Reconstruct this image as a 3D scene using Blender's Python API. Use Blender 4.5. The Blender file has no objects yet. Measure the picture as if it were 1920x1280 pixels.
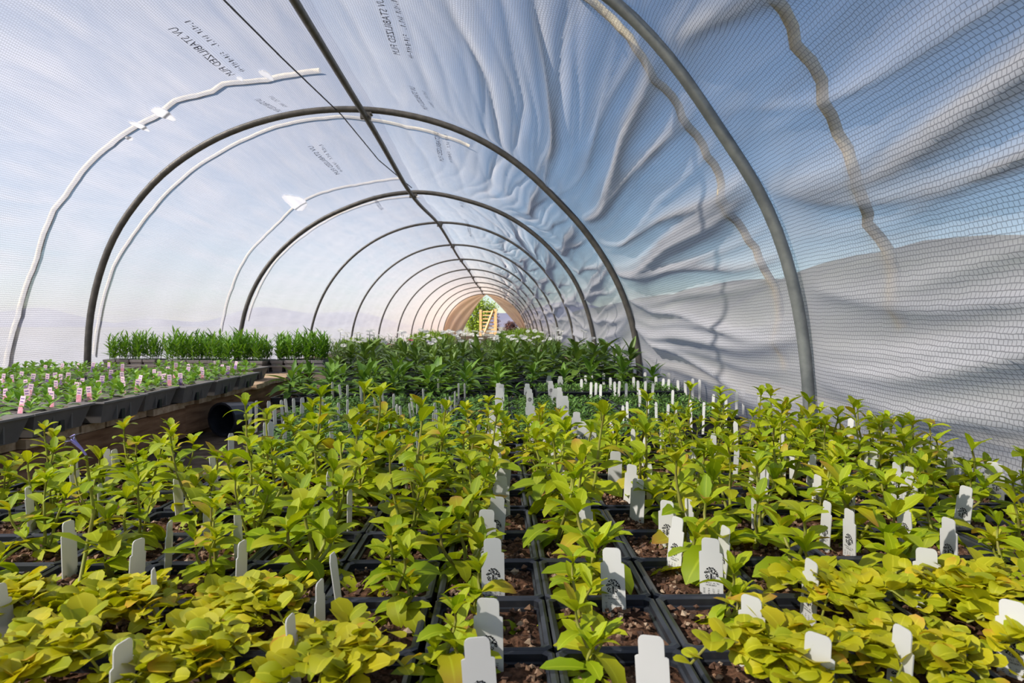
import bpy, math, random
import numpy as np
from mathutils import Vector, Matrix
R_ = random.Random(7)
NR = np.random.RandomState(3)
PI = math.pi
sc = bpy.context.scene
C = sc.collection
# ------------------------------------------------------------------ camera, sky, sun, exposure
FPX = 1250.0
CAM = Vector((0, 0, .35))
cd = bpy.data.cameras.new('camera'); cam = bpy.data.objects.new('camera', cd); C.objects.link(cam)
cd.sensor_width = 36; cd.lens = FPX / 1920 * 36; cd.clip_start = .02; cd.clip_end = 2000
PITCH = -math.atan(28 / FPX); YAW = -math.atan(28 / FPX)
cam.location = CAM; cam.rotation_euler = (PI / 2 + PITCH, 0, YAW)
cd.dof.use_dof = True; cd.dof.focus_distance = 1.05; cd.dof.aperture_fstop = 17
sc.camera = cam
sc.view_settings.view_transform = 'Standard'; sc.view_settings.look = 'None'
sc.view_settings.gamma = 1; sc.view_settings.exposure = 0.0
sc.view_settings.use_curve_mapping = False
SUN = Vector((-.78, -.36, .72)).normalized()
w = bpy.data.worlds.new('sky'); sc.world = w; w.use_nodes = True
nt = w.node_tree; nt.nodes.clear()
sk = nt.nodes.new('ShaderNodeTexSky'); sk.sky_type = 'NISHITA'; sk.sun_disc = False
sk.sun_elevation = math.asin(SUN.z); sk.sun_rotation = math.atan2(SUN.x, SUN.y)
sk.air_density = 1.0; sk.dust_density = .25; sk.ozone_density = 3.5
bg = nt.nodes.new('ShaderNodeBackground'); bg.inputs[1].default_value = .15
wo = nt.nodes.new('ShaderNodeOutputWorld')
nt.links.new(sk.outputs[0], bg.inputs[0]); nt.links.new(bg.outputs[0], wo.inputs[0])
sl = bpy.data.lights.new('sun', 'SUN'); sl.energy = 13; sl.angle = math.radians(1.2); sl.color = (1, .95, .87)
so = bpy.data.objects.new('sun', sl); C.objects.link(so)
so.rotation_euler = SUN.to_track_quat('Z', 'Y').to_euler()
sc.cycles.max_bounces = 10; sc.cycles.transparent_max_bounces = 24; sc.cycles.diffuse_bounces = 4
sc.cycles.transmission_bounces = 6; sc.cycles.caustics_reflective = False; sc.cycles.caustics_refractive = False
sc.cycles.sample_clamp_indirect = 6

# ------------------------------------------------------------------ helpers
def mesh(name, V, F, mat=None, smooth=False, UV=None):
    m = bpy.data.meshes.new(name); m.from_pydata([tuple(v) for v in V], [], F)
    if mat:
        m.materials.append(mat)
    if smooth:
        m.polygons.foreach_set('use_smooth', [True] * len(m.polygons))
    if UV is not None:
        uv = m.uv_layers.new(name='UVMap')
        li = np.zeros(len(m.loops), dtype=np.int32); m.loops.foreach_get('vertex_index', li)
        uv.data.foreach_set('uv', np.asarray(UV, dtype=np.float32)[li].ravel())
    m.update(); return m
def obj(name, m, parent=None, loc=(0, 0, 0), rot=(0, 0, 0), scl=(1, 1, 1)):
    o = bpy.data.objects.new(name, m); C.objects.link(o)
    if parent: o.parent = parent
    o.location = loc; o.rotation_euler = rot
    o.scale = (scl,) * 3 if isinstance(scl, (int, float)) else scl
    return o
def tag(o, label, cat, group=None):
    o['label'] = label; o['category'] = cat
    if group: o['group'] = group
    return o
def empty(name, loc, label, cat, group=None, rz=0):
    o = obj(name, None, None, loc, (0, 0, rz)); o.empty_display_size = .02
    return tag(o, label, cat, group)
def struct(o): o['kind'] = 'structure'; return o
def stuff(o): o['kind'] = 'stuff'; return o
class MB:
    def __init__(s): s.V = []; s.F = []; s.U = []
    def add(s, V, F, U=None):
        b = len(s.V); s.V += [tuple(v) for v in V]; s.F += [tuple(b + i for i in f) for f in F]
        s.U += list(U) if U is not None else [(0, 0)] * len(V)
    def box(s, x0, x1, y0, y1, z0, z1, M=None):
        P = [Vector(p) for p in ((x0,y0,z0),(x1,y0,z0),(x1,y1,z0),(x0,y1,z0),(x0,y0,z1),(x1,y0,z1),(x1,y1,z1),(x0,y1,z1))]
        if M: P = [M @ p for p in P]
        s.add(P, [(0,3,2,1),(4,5,6,7),(0,1,5,4),(1,2,6,5),(2,3,7,6),(3,0,4,7)])
    def tube(s, pts, r, n=6, cap=True, up=Vector((0, 0, 1))):
        pts = [Vector(p) for p in pts]; rr = r if isinstance(r, (list, tuple)) else [r] * len(pts)
        V = []; F = []
        for i, p in enumerate(pts):
            t = (pts[min(i + 1, len(pts) - 1)] - pts[max(i - 1, 0)]).normalized()
            a = t.cross(up)
            if a.length < 1e-3: a = t.cross(Vector((0, 1, 0)))
            a.normalize(); b = a.cross(t)
            for k in range(n):
                q = 2 * PI * k / n; V.append(p + a * math.cos(q) * rr[i] + b * math.sin(q) * rr[i])
        for i in range(len(pts) - 1):
            for k in range(n):
                k2 = (k + 1) % n; F.append((i * n + k, i * n + k2, (i + 1) * n + k2, (i + 1) * n + k))
        if cap:
            F.append(tuple(range(n))); F.append(tuple(len(pts) * n - 1 - k for k in range(n)))
        s.add(V, F)
    def mesh(s, name, mat=None, smooth=False): return mesh(name, s.V, s.F, mat, smooth, s.U)
def rayd(px, py):
    v = Vector(((px - 960) / FPX, (640 - py) / FPX, -1))
    return cam_rot @ v
cam_rot = cam.rotation_euler.to_matrix()
def at_depth(px, py, y):
    d = rayd(px, py); return CAM + d * (y / d.y)
def at_z(px, py, z):
    d = rayd(px, py); return CAM + d * ((z - CAM.z) / d.z)
def proj(p):
    q = cam_rot.transposed() @ (Vector(p) - CAM)
    if q.z > -1e-4: return None
    return 960 + FPX * q.x / -q.z, 640 - FPX * q.y / -q.z
ORD = ['zeroth','first','second','third','fourth','fifth','sixth','seventh','eighth','ninth','tenth','eleventh','twelfth','thirteenth','fourteenth','fifteenth','sixteenth','seventeenth','eighteenth','nineteenth','twentieth']
def ordn(i):
    if i <= 20: return ORD[i]
    tens = {2: 'twenty', 3: 'thirty', 4: 'forty', 5: 'fifty'}[i // 10]
    return tens + '-' + ORD[i % 10] if i % 10 else {2: 'twentieth', 3: 'thirtieth', 4: 'fortieth', 5: 'fiftieth'}[i // 10]

# ------------------------------------------------------------------ materials
def newmat(name):
    m = bpy.data.materials.new(name); m.use_nodes = True; m.node_tree.nodes.clear()
    return m, m.node_tree
def N(t, kind, **kw):
    n = t.nodes.new(kind)
    for k, v in kw.items():
        if k.startswith('i_'): n.inputs[k[2:]].default_value = v
        else: setattr(n, k, v)
    return n
def L(t, a, b): t.links.new(a, b)
def ramp(t, fac, stops):
    r = N(t, 'ShaderNodeValToRGB'); e = r.color_ramp.elements
    while len(e) < len(stops): e.new(.5)
    for el, (p, c) in zip(e, stops): el.position = p; el.color = (*c, 1) if len(c) == 3 else c
    L(t, fac, r.inputs[0]); return r.outputs[0]
def mixc(t, fac, a, b, mode='MIX'):
    n = N(t, 'ShaderNodeMix', data_type='RGBA', blend_type=mode)
    for i, v in ((0, fac), (6, a), (7, b)):
        if hasattr(v, 'is_linked'): L(t, v, n.inputs[i])
        else: n.inputs[i].default_value = v if i == 0 else (*v, 1)
    return n.outputs[2]
def math_(t, op, a, b=None, clamp=False):
    n = N(t, 'ShaderNodeMath', operation=op, use_clamp=clamp)
    for i, v in ((0, a), (1, b)):
        if v is None: continue
        if hasattr(v, 'is_linked'): L(t, v, n.inputs[i])
        else: n.inputs[i].default_value = v
    return n.outputs[0]
def plain(name, col, rough=.5, spec=.5, metal=0, noise=0, scale=40, bump=0, col2=None, stretch=None):
    m, t = newmat(name); p = N(t, 'ShaderNodeBsdfPrincipled'); o = N(t, 'ShaderNodeOutputMaterial')
    p.inputs['Base Color'].default_value = (*col, 1); p.inputs['Roughness'].default_value = rough
    p.inputs['Specular IOR Level'].default_value = spec; p.inputs['Metallic'].default_value = metal
    if col2 or bump:
        tc = N(t, 'ShaderNodeTexCoord'); mp = N(t, 'ShaderNodeMapping'); L(t, tc.outputs['Object'], mp.inputs[0])
        if stretch: mp.inputs['Scale'].default_value = stretch
        nz = N(t, 'ShaderNodeTexNoise'); nz.inputs['Scale'].default_value = scale; nz.inputs['Detail'].default_value = 5
        L(t, mp.outputs[0], nz.inputs['Vector'])
        if col2: L(t, ramp(t, nz.outputs[0], [(.35, col), (.65, col2)]), p.inputs['Base Color'])
        if bump:
            b = N(t, 'ShaderNodeBump'); b.inputs['Strength'].default_value = bump; b.inputs['Distance'].default_value = .003
            L(t, nz.outputs[0], b.inputs['Height']); L(t, b.outputs[0], p.inputs['Normal'])
    L(t, p.outputs[0], o.inputs[0]); return m
def leafmat(name, ca, cb, trans=.35, rough=.42, tip=None, cc=None, spec=.4):
    """leaf: colour varies leaf by leaf, paler midrib, part of the light passes through"""
    m, t = newmat(name); o = N(t, 'ShaderNodeOutputMaterial'); p = N(t, 'ShaderNodeBsdfPrincipled')
    oi = N(t, 'ShaderNodeObjectInfo'); ge = N(t, 'ShaderNodeNewGeometry'); uv = N(t, 'ShaderNodeUVMap')
    r = math_(t, 'FRACT', math_(t, 'ADD', oi.outputs['Random'], ge.outputs['Random Per Island']))
    st = [(0, ca), (.75, cb)] + ([(1, cc)] if cc else [])
    col = ramp(t, r, st)
    sx = N(t, 'ShaderNodeSeparateXYZ'); L(t, uv.outputs[0], sx.inputs[0])
    d = math_(t, 'ABSOLUTE', math_(t, 'SUBTRACT', sx.outputs[0], .5))
    rib = math_(t, 'SUBTRACT', 1.0, math_(t, 'MULTIPLY', d, 16), True)
    col = mixc(t, math_(t, 'MULTIPLY', rib, .45), col, tuple(min(1, c * 1.5 + .05) for c in cb))
    tc = N(t, 'ShaderNodeTexCoord'); nz = N(t, 'ShaderNodeTexNoise'); nz.inputs['Scale'].default_value = 90
    L(t, tc.outputs['Object'], nz.inputs['Vector'])
    col = mixc(t, math_(t, 'MULTIPLY', nz.outputs[0], .25), col, tuple(c * .6 for c in ca))
    if tip:
        e = math_(t, 'MULTIPLY', math_(t, 'GREATER_THAN', r, .94), math_(t, 'SMOOTH_MIN', sx.outputs[1], 1.0))
        e = math_(t, 'MULTIPLY', e, math_(t, 'POWER', sx.outputs[1], 3.0), True)
        col = mixc(t, e, col, tip)
    L(t, col, p.inputs['Base Color']); p.inputs['Roughness'].default_value = rough
    p.inputs['Specular IOR Level'].default_value = spec
    wv = N(t, 'ShaderNodeTexNoise'); wv.inputs['Scale'].default_value = 160; L(t, tc.outputs['Object'], wv.inputs['Vector'])
    b = N(t, 'ShaderNodeBump'); b.inputs['Strength'].default_value = .25; b.inputs['Distance'].default_value = .002
    L(t, wv.outputs[0], b.inputs['Height']); L(t, b.outputs[0], p.inputs['Normal'])
    tr = N(t, 'ShaderNodeBsdfTranslucent'); L(t, mixc(t, 1.0, col, (1.0, .95, .5), 'MULTIPLY'), tr.inputs[0])
    mx = N(t, 'ShaderNodeMixShader'); mx.inputs[0].default_value = trans
    L(t, p.outputs[0], mx.inputs[1]); L(t, tr.outputs[0], mx.inputs[2]); L(t, mx.outputs[0], o.inputs[0])
    return m
def filmmat(name, tint, clear, cell=True):
    """bubble film: clear cells between thin welded lines; the film partly scatters and partly lets light straight through"""
    m, t = newmat(name); o = N(t, 'ShaderNodeOutputMaterial'); uv = N(t, 'ShaderNodeUVMap')
    body = N(t, 'ShaderNodeMixShader'); df = N(t, 'ShaderNodeBsdfDiffuse'); tl = N(t, 'ShaderNodeBsdfTranslucent')
    df.inputs[0].default_value = (*tint, 1); tl.inputs[0].default_value = (*tint, 1); body.inputs[0].default_value = .55
    L(t, df.outputs[0], body.inputs[1]); L(t, tl.outputs[0], body.inputs[2])
    gl = N(t, 'ShaderNodeBsdfGlossy'); gl.inputs['Roughness'].default_value = .25
    bg = N(t, 'ShaderNodeMixShader'); bg.inputs[0].default_value = .06
    L(t, body.outputs[0], bg.inputs[1]); L(t, gl.outputs[0], bg.inputs[2])
    tp = N(t, 'ShaderNodeBsdfTransparent')
    # milky streaks along the tunnel
    mp = N(t, 'ShaderNodeMapping'); mp.inputs['Scale'].default_value = (.7, 5.0, 1); L(t, uv.outputs[0], mp.inputs[0])
    nz = N(t, 'ShaderNodeTexNoise'); nz.inputs['Scale'].default_value = 1.6; nz.inputs['Detail'].default_value = 7; nz.inputs['Roughness'].default_value = .6
    nz.inputs['Distortion'].default_value = .6
    L(t, mp.outputs[0], nz.inputs['Vector'])
    milk = N(t, 'ShaderNodeMapRange'); milk.inputs[1].default_value = .35; milk.inputs[2].default_value = .65
    milk.inputs[3].default_value = clear + .13; milk.inputs[4].default_value = clear - .13
    L(t, nz.outputs[0], milk.inputs[0]); fac = milk.outputs[0]
    at = N(t, 'ShaderNodeAttribute', attribute_name='pleat'); fac = math_(t, 'SUBTRACT', fac, at.outputs['Fac'], True)
    # film seen edge-on is thicker, so it lets less through
    lw = N(t, 'ShaderNodeLayerWeight'); lw.inputs[0].default_value = .35
    fac = math_(t, 'MULTIPLY', fac, math_(t, 'SUBTRACT', 1.0, math_(t, 'MULTIPLY', lw.outputs['Facing'], .45)), True)
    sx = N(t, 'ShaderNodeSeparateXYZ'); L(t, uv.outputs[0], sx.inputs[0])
    far_end = N(t, 'ShaderNodeMapRange'); far_end.inputs[1].default_value = 9; far_end.inputs[2].default_value = 20; L(t, sx.outputs[0], far_end.inputs[0])
    tintc = mixc(t, far_end.outputs[0], tint, (min(1, tint[0] * 1.35), tint[1] * 1.12, tint[2] * .92))     # film tint turns warmer, and the film less clear, towards the far end
    fac = math_(t, 'MULTIPLY', fac, math_(t, 'SUBTRACT', 1.0, math_(t, 'MULTIPLY', far_end.outputs[0], .55)))
    if cell:
        wn = N(t, 'ShaderNodeTexNoise'); wn.inputs['Scale'].default_value = 28; L(t, uv.outputs[0], wn.inputs['Vector'])
        va = N(t, 'ShaderNodeVectorMath', operation='SCALE'); va.inputs['Scale'].default_value = .006
        L(t, wn.outputs['Color'], va.inputs[0])
        vb = N(t, 'ShaderNodeVectorMath', operation='ADD'); L(t, uv.outputs[0], vb.inputs[0]); L(t, va.outputs[0], vb.inputs[1])
        br = N(t, 'ShaderNodeTexBrick'); br.offset = .5; br.inputs['Scale'].default_value = 1
        br.inputs['Brick Width'].default_value = .0105; br.inputs['Row Height'].default_value = .0092
        br.inputs['Mortar Size'].default_value = .0011; br.inputs['Mortar Smooth'].default_value = .6
        br.inputs['Color1'].default_value = br.inputs['Color2'].default_value = (0, 0, 0, 1); br.inputs['Mortar'].default_value = (1, 1, 1, 1)
        L(t, vb.outputs[0], br.inputs['Vector'])
        fac = math_(t, 'MULTIPLY', fac, math_(t, 'SUBTRACT', 1.0, math_(t, 'MULTIPLY', br.outputs['Fac'], .55)))
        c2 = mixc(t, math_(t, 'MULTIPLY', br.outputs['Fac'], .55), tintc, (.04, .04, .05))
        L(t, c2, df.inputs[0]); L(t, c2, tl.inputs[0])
        bp = N(t, 'ShaderNodeBump'); bp.inputs['Strength'].default_value = .3; bp.inputs['Distance'].default_value = .002
        L(t, br.outputs['Fac'], bp.inputs['Height'])
        for n in (df, tl, gl): L(t, bp.outputs[0], n.inputs['Normal'])
    mx = N(t, 'ShaderNodeMixShader'); L(t, fac, mx.inputs[0]); L(t, bg.outputs[0], mx.inputs[1]); L(t, tp.outputs[0], mx.inputs[2])
    L(t, mx.outputs[0], o.inputs[0]); return m

M = {}
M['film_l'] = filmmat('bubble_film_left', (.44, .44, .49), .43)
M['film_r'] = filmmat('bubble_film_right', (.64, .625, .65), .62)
M['flap'] = filmmat('end_flap_film', (.92, .70, .50), .16, False)
M['steel'] = plain('galvanised_steel', (.17, .18, .18), .42, .5, .5, col2=(.24, .25, .24), scale=30, bump=.1)
M['darksteel'] = plain('weathered_steel', (.075, .068, .058), .5, .5, .3, col2=(.12, .105, .088), scale=25)
M['rope'] = plain('cream_webbing', (.74, .64, .44), .9, .1, col2=(.56, .46, .32), scale=60, bump=.5)
M['wire'] = plain('black_wire', (.015, .015, .02), .5)
m, t = newmat('white_tape'); o = N(t, 'ShaderNodeOutputMaterial'); a = N(t, 'ShaderNodeBsdfTranslucent'); c = N(t, 'ShaderNodeBsdfDiffuse'); x = N(t, 'ShaderNodeMixShader')
a.inputs[0].default_value = c.inputs[0].default_value = (.95, .95, .97, 1); x.inputs[0].default_value = .7; L(t, a.outputs[0], x.inputs[2]); L(t, c.outputs[0], x.inputs[1]); L(t, x.outputs[0], o.inputs[0]); M['patch'] = m
M['black'] = plain('black_plastic', (.016, .018, .023), .34, .6, col2=(.034, .037, .045), scale=30, bump=.12)
M['tray'] = plain('grey_black_plastic', (.17, .155, .15), .5, .4, col2=(.22, .20, .19), scale=20, bump=.1)
M['ink'] = plain('black_ink', (.012, .012, .014), .7, .1)
M['inkfaint'] = plain('faded_ink', (.14, .15, .24), .7, .1)
m, t = newmat('white_tag_plastic'); o = N(t, 'ShaderNodeOutputMaterial'); a = N(t, 'ShaderNodeBsdfPrincipled'); c = N(t, 'ShaderNodeBsdfTranslucent'); x = N(t, 'ShaderNodeMixShader')
a.inputs['Base Color'].default_value = (.74, .73, .70, 1); a.inputs['Roughness'].default_value = .45; c.inputs[0].default_value = (.80, .78, .72, 1); x.inputs[0].default_value = .28
L(t, a.outputs[0], x.inputs[1]); L(t, c.outputs[0], x.inputs[2]); L(t, x.outputs[0], o.inputs[0]); M['tag'] = m
M['pinktag'] = plain('pink_print', (.75, .22, .32), .5, .3, col2=(.85, .45, .50), scale=160)
M['purpletag'] = plain('purple_print', (.14, .07, .25), .5, .3, col2=(.30, .16, .42), scale=160)
M['paletag'] = plain('pale_print', (.85, .60, .66), .5, .3)
M['wood'] = plain('weathered_board', (.20, .10, .05), .8, .2, col2=(.38, .215, .115), scale=9, bump=.4, stretch=(8, .9, 8))
M['deck'] = plain('bleached_board', (.42, .28, .17), .8, .2, col2=(.60, .44, .29), scale=8, bump=.4, stretch=(1, 9, 8))
M['gatewood'] = plain('fresh_pine', (.62, .33, .13), .7, .2, col2=(.75, .45, .20), scale=14)
M['stem'] = plain('green_stem', (.30, .33, .05), .5, .3, col2=(.24, .20, .05), scale=60)
M['dkstem'] = plain('dark_green_stem', (.07, .13, .03), .5, .3)
M['lime'] = leafmat('chartreuse_leaf', (.30, .44, .010), (.54, .60, .012), .42, .42, tip=(.55, .22, .06), cc=(.62, .55, .02))
M['golden'] = leafmat('golden_round_leaf', (.40, .46, .010), (.66, .60, .012), .38, .42, tip=(.75, .36, .05), cc=(.74, .60, .02))
M['dark'] = leafmat('dark_green_leaf', (.075, .145, .024), (.18, .28, .045), .22, .35, spec=.5)
M['mid'] = leafmat('mid_green_leaf', (.09, .20, .025), (.20, .35, .045), .28, .38)
M['fine'] = leafmat('fine_green_leaf', (.065, .16, .025), (.17, .31, .06), .25, .45)
M['fresh'] = leafmat('fresh_green_leaf', (.10, .26, .02), (.22, .42, .04), .32, .42)
M['seedl'] = leafmat('seedling_leaf', (.14, .32, .03), (.30, .50, .08), .3, .42)
M['mound'] = leafmat('bright_moss_leaf', (.16, .30, .01), (.30, .45, .02), .3, .5)
M['treeleaf'] = leafmat('tree_leaf', (.22, .34, .03), (.42, .52, .06), .35, .5)
M['redleaf'] = leafmat('dark_red_leaf', (.07, .025, .02), (.14, .05, .035), .2, .5)
M['hedge'] = leafmat('hedge_leaf', (.05, .10, .025), (.12, .18, .05), .2, .5)
M['petal'] = leafmat('white_petal', (.85, .83, .80), (.92, .90, .88), .3, .6)
M['pinkpetal'] = plain('magenta_petal', (.60, .03, .16), .6)
M['violet'] = plain('violet_petal', (.20, .06, .50), .6)
M['blueflower'] = plain('pale_violet_petal', (.30, .30, .72), .6, .2, col2=(.42, .30, .70), scale=80)
M['yolk'] = plain('yellow_disc', (.70, .45, .03), .8)
M['bark'] = plain('grey_bark', (.20, .14, .09), .9, .1, col2=(.30, .22, .15), scale=20, bump=.5)
M['floor'] = plain('trodden_soil', (.09, .065, .045), .95, .1, col2=(.16, .12, .085), scale=18, bump=.6)
M['ground'] = plain('dry_ground', (.17, .155, .13), .95, .1, col2=(.23, .21, .17), scale=.8)
M['bank'] = plain('grassy_bank', (.07, .07, .066), .95, .1, col2=(.095, .10, .078), scale=.9)
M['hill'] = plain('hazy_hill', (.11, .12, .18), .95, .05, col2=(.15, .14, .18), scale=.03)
m, t = newmat('potting_mix'); o = N(t, 'ShaderNodeOutputMaterial'); p = N(t, 'ShaderNodeBsdfPrincipled')
ge = N(t, 'ShaderNodeNewGeometry'); tc = N(t, 'ShaderNodeTexCoord'); nz = N(t, 'ShaderNodeTexNoise'); nz.inputs['Scale'].default_value = 260
L(t, tc.outputs['Object'], nz.inputs['Vector'])
c1 = ramp(t, ge.outputs['Random Per Island'], [(0, (.045, .022, .013)), (.45, (.14, .066, .036)), (.82, (.30, .17, .095)), (1, (.60, .46, .32))])
L(t, mixc(t, math_(t, 'MULTIPLY', nz.outputs[0], .55), c1, (.03, .016, .011)), p.inputs['Base Color']); p.inputs['Roughness'].default_value = .9
L(t, p.outputs[0], o.inputs[0]); M['soil'] = m
M['soilbase'] = plain('damp_peat', (.035, .018, .011), .95, .1, col2=(.13, .065, .038), scale=260, bump=.6)

# ------------------------------------------------------------------ the tunnel's shape
HY = [1.80, 3.63, 5.50, 7.55, 9.60, 11.65, 13.7, 15.75, 17.8, 19.85, 21.9, 24.0]
CZ = .02; RAD = 1.5
def cx(y): return -.70 + .011 * np.clip(y, 0, 30)
HP = {0: [(1150,0),(1240,90),(1350,250),(1420,350),(1480,500),(1500,600),(1515,735)],
      1: [(165,680),(175,560),(215,440),(300,330),(400,262),(500,225),(650,205),(760,215),(900,262),(1040,372),(1120,465),(1165,545),(1192,635)],
      2: [(452,620),(465,565),(500,500),(560,440),(650,390),(785,360),(870,375),(960,410),(1030,465),(1080,530),(1100,580)]}
TH = np.linspace(-.02, PI + .02, 181)
PROF = []
for i, y in enumerate(HY):
    if i in HP:
        a = []
        for q in HP[i]:
            p = at_depth(*q, y); dx = p.x - cx(y); dz = p.z - CZ
            a.append((math.atan2(dz, dx), math.hypot(dx, dz)))
        a.sort(); th = [b[0] for b in a]; r = [b[1] for b in a]
        if i == 0: th.append(1.6); r.append(1.5)
        pr = np.interp(TH, th, r); k = np.ones(9) / 9
        pr = np.convolve(np.pad(pr, 4, 'edge'), k, 'valid')
        PROF.append(pr)
    else: PROF.append(np.full(TH.shape, RAD))
PROF = np.array([np.full(TH.shape, 1.5)] + PROF); PY = np.array([-.15] + HY)
def base_r(th, y):
    """hoop-line radius at angle th (from the right-hand ground) and depth y"""
    j = np.clip(np.searchsorted(PY, y) - 1, 0, len(PY) - 2); f = np.clip((y - PY[j]) / (PY[j + 1] - PY[j]), 0, 1)
    f = f * f * (3 - 2 * f)
    a = np.interp(th, TH, PROF[j]); b = np.interp(th, TH, PROF[j + 1]); return a * (1 - f) + b * f
def film_rp(th, y):
    """the film just outside the hoops, slack and creased between them (th: array, y: number)"""
    j = np.clip(np.searchsorted(PY, y) - 1, 0, len(PY) - 2); u = np.clip((y - PY[j]) / (PY[j + 1] - PY[j]), 0, 1)
    env = math.sin(PI * u) ** .6
    right = 1 / (1 + np.exp((th - 1.12) * 9))
    left = 1 - right
    ph = j * 2.3
    wob = .25 * np.sin(2.1 * y + ph) + .12 * np.sin(5.3 * y + 3 * th + ph)
    # creases that run with the tunnel and fan out from the hoops
    fan = 1 + .35 * (u - .5) * (1 if j % 2 else -1)
    a = (th - .5) * fan
    rg = 0; rs = 0
    for k, (fr, am, sl) in enumerate(((13, 1.0, .45), (24, .60, -.7), (41, .28, 1.1))):
        q = np.sin(a * fr + sl * y * 1.2 + wob * (1.5 + k) + ph * (k + 1))
        rg = rg + am * (1 - np.abs(q)) ** 2.2; rs = rs + am * (1 - np.abs(q)) ** 2.6
    big = .5 + .5 * np.sin(4.2 * th + 1.7 * y + ph)
    amp = .48 + .52 * big
    d = -right * env * (.058 * rg * amp + .05 * np.sin(np.clip(th, 0, PI) * 1.6) * (.6 + .4 * math.sin(ph)))
    s2 = np.sin(th * 22 + .9 * y + wob + ph)
    d = d - left * env * (.006 * (1 - np.abs(s2)) ** 2 + .012)
    low = np.exp(-(np.minimum(np.clip(th, 0, 9) * .62, np.clip(PI - th, 0, 9)) / .30) ** 2)        # splashed and dusty near the ground
    pl = right * env * np.clip(rs * 1.7 * amp - .30, 0, 1) * .90 + low * (.30 * right + .30 * left) + .16 * left * env * (1 - np.abs(s2)) ** 5
    return base_r(th, y) + .024 + d + .004 * np.sin(9 * th + 13 * y), pl
def film_r(th, y): return film_rp(th, y)[0]
def film_pt(th, y, off=0.):
    r = float(film_r(np.array([th]), y)[0]) + off
    return Vector((float(cx(y)) + r * math.cos(th), y, CZ + r * math.sin(th)))
def film_hit(px, py):
    """where the sight line of a photo point meets the film: (angle, depth)"""
    d = rayd(px, py); lo, hi = .05, 40.
    def f(s):
        p = CAM + d * s; dx = p.x - float(cx(p.y)); dz = p.z - CZ
        th = math.atan2(dz, dx); return math.hypot(dx, dz) - float(base_r(np.array([th]), p.y)[0]) - .02, th, p.y
    s = .1
    while f(s)[0] < 0 and s < 40: s += .05
    lo, hi = s - .05, s
    for _ in range(20):
        mdl = (lo + hi) / 2
        if f(mdl)[0] < 0: lo = mdl
        else: hi = mdl
    return f(hi)[1:]

# ------------------------------------------------------------------ setting: floor, ground, film
YS = np.concatenate([np.arange(-1.3, 6, .022), np.arange(6, 12, .05), np.arange(12, 24.4, .12)])
def film(name, t0, t1, n, mat):
    th = np.linspace(t0, t1, n); V = []; U = []; P = []
    for y in YS:
        r, p = film_rp(th, y); P.append(p); x = cx(y) + r * np.cos(th); z = CZ + r * np.sin(th)
        V.append(np.c_[x, np.full(n, y), z]); U.append(np.c_[np.full(n, y), th * 1.5])
    V = np.concatenate(V); U = np.concatenate(U); k = len(YS)
    i = np.arange(k - 1)[:, None] * n + np.arange(n - 1)[None]; i = i.ravel()
    F = np.c_[i, i + 1, i + n + 1, i + n].tolist()
    me = mesh(name, V, F, mat, True, U); at = me.attributes.new('pleat', 'FLOAT', 'POINT'); at.data.foreach_set('value', np.concatenate(P).astype(np.float32))
    return struct(obj(name, me))
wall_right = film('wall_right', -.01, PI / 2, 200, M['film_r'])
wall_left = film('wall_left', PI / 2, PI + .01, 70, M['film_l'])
wall_right['label'] = 'creased bubble film cover of the tunnel, right of the ridge pole'
wall_left['label'] = 'smooth pale bubble film cover of the tunnel, left of the ridge pole'
b = MB(); b.box(-2.6, 1.1, -1.3, 24.6, -.05, 0); struct(obj('floor', b.mesh('floor', M['floor'])))
b = MB(); b.box(-300, 300, -60, 700, -.12, -.055); struct(obj('ground', b.mesh('ground', M['ground'])))
V = []; F = []; n = 120
for i in range(n):
    x = -500 + 1000 * i / (n - 1); hgt = 10 + 6 * math.sin(i * .21) + 3 * math.sin(i * .57 + 1) + (4 if x > -60 else 0)
    V += [(x, 560, -1), (x, 600, hgt * 1.0), (x, 690, -1)]
for i in range(n - 1):
    a = 3 * i; F += [(a, a + 3, a + 4, a + 1), (a + 1, a + 4, a + 5, a + 2)]
struct(obj('hills', mesh('hills', V, F, M['hill'], True)))

# ------------------------------------------------------------------ hoops, ridge pole, wire, straps
RP = [(530, 0), (680, 207), (790, 362)]
def ridge(y): return Vector((float(cx(y)) - .04 + .012 * math.sin(y), y, CZ + float(base_r(np.array([PI / 2]), y)[0]) - .036))
HN = ['nearest', 'second', 'third', 'fourth', 'fifth', 'sixth', 'seventh', 'eighth', 'ninth', 'tenth', 'eleventh', 'last']
for i, y in enumerate(HY):
    e = empty('steel_hoop', (float(cx(y)), y, 0), 'galvanised steel tunnel hoop, ' + ('the nearest one, arching over the right side' if i == 0 else HN[i] + ' from the front along the tunnel' if i < 11 else 'the last one framing the far opening'), 'hoop', 'steel hoops carrying the film')
    pts = []
    for th in np.linspace(-.013, PI + .013, 72):
        r = float(base_r(np.array([th]), y)[0]); pts.append((r * math.cos(th), 0, CZ + r * math.sin(th)))
    b = MB(); b.tube(pts, .0165 if i == 0 else .0175 if i < 3 else .0135, 10, up=Vector((0, 1, 0))); obj('tube', b.mesh('tube', M['steel'] if i == 0 else M['darksteel'], True), e)
    c = ridge(y); b = MB(); b.box(-.028, .028, -.012, .012, -.01, .05, Matrix.Translation((c.x - float(cx(y)), 0, c.z)))
    obj('bracket', b.mesh('bracket', M['darksteel']), e)
    b = MB(); b.tube([(c.x - float(cx(y)) + .03, -.028, c.z + .015), (c.x - float(cx(y)) + .03, .02, c.z + .015)], .006, 6)
    obj('bolt', b.mesh('bolt', M['darksteel']), e)
b = MB(); b.tube([ridge(y) for y in np.linspace(-1.25, 24.0, 90)], .016, 10)
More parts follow.
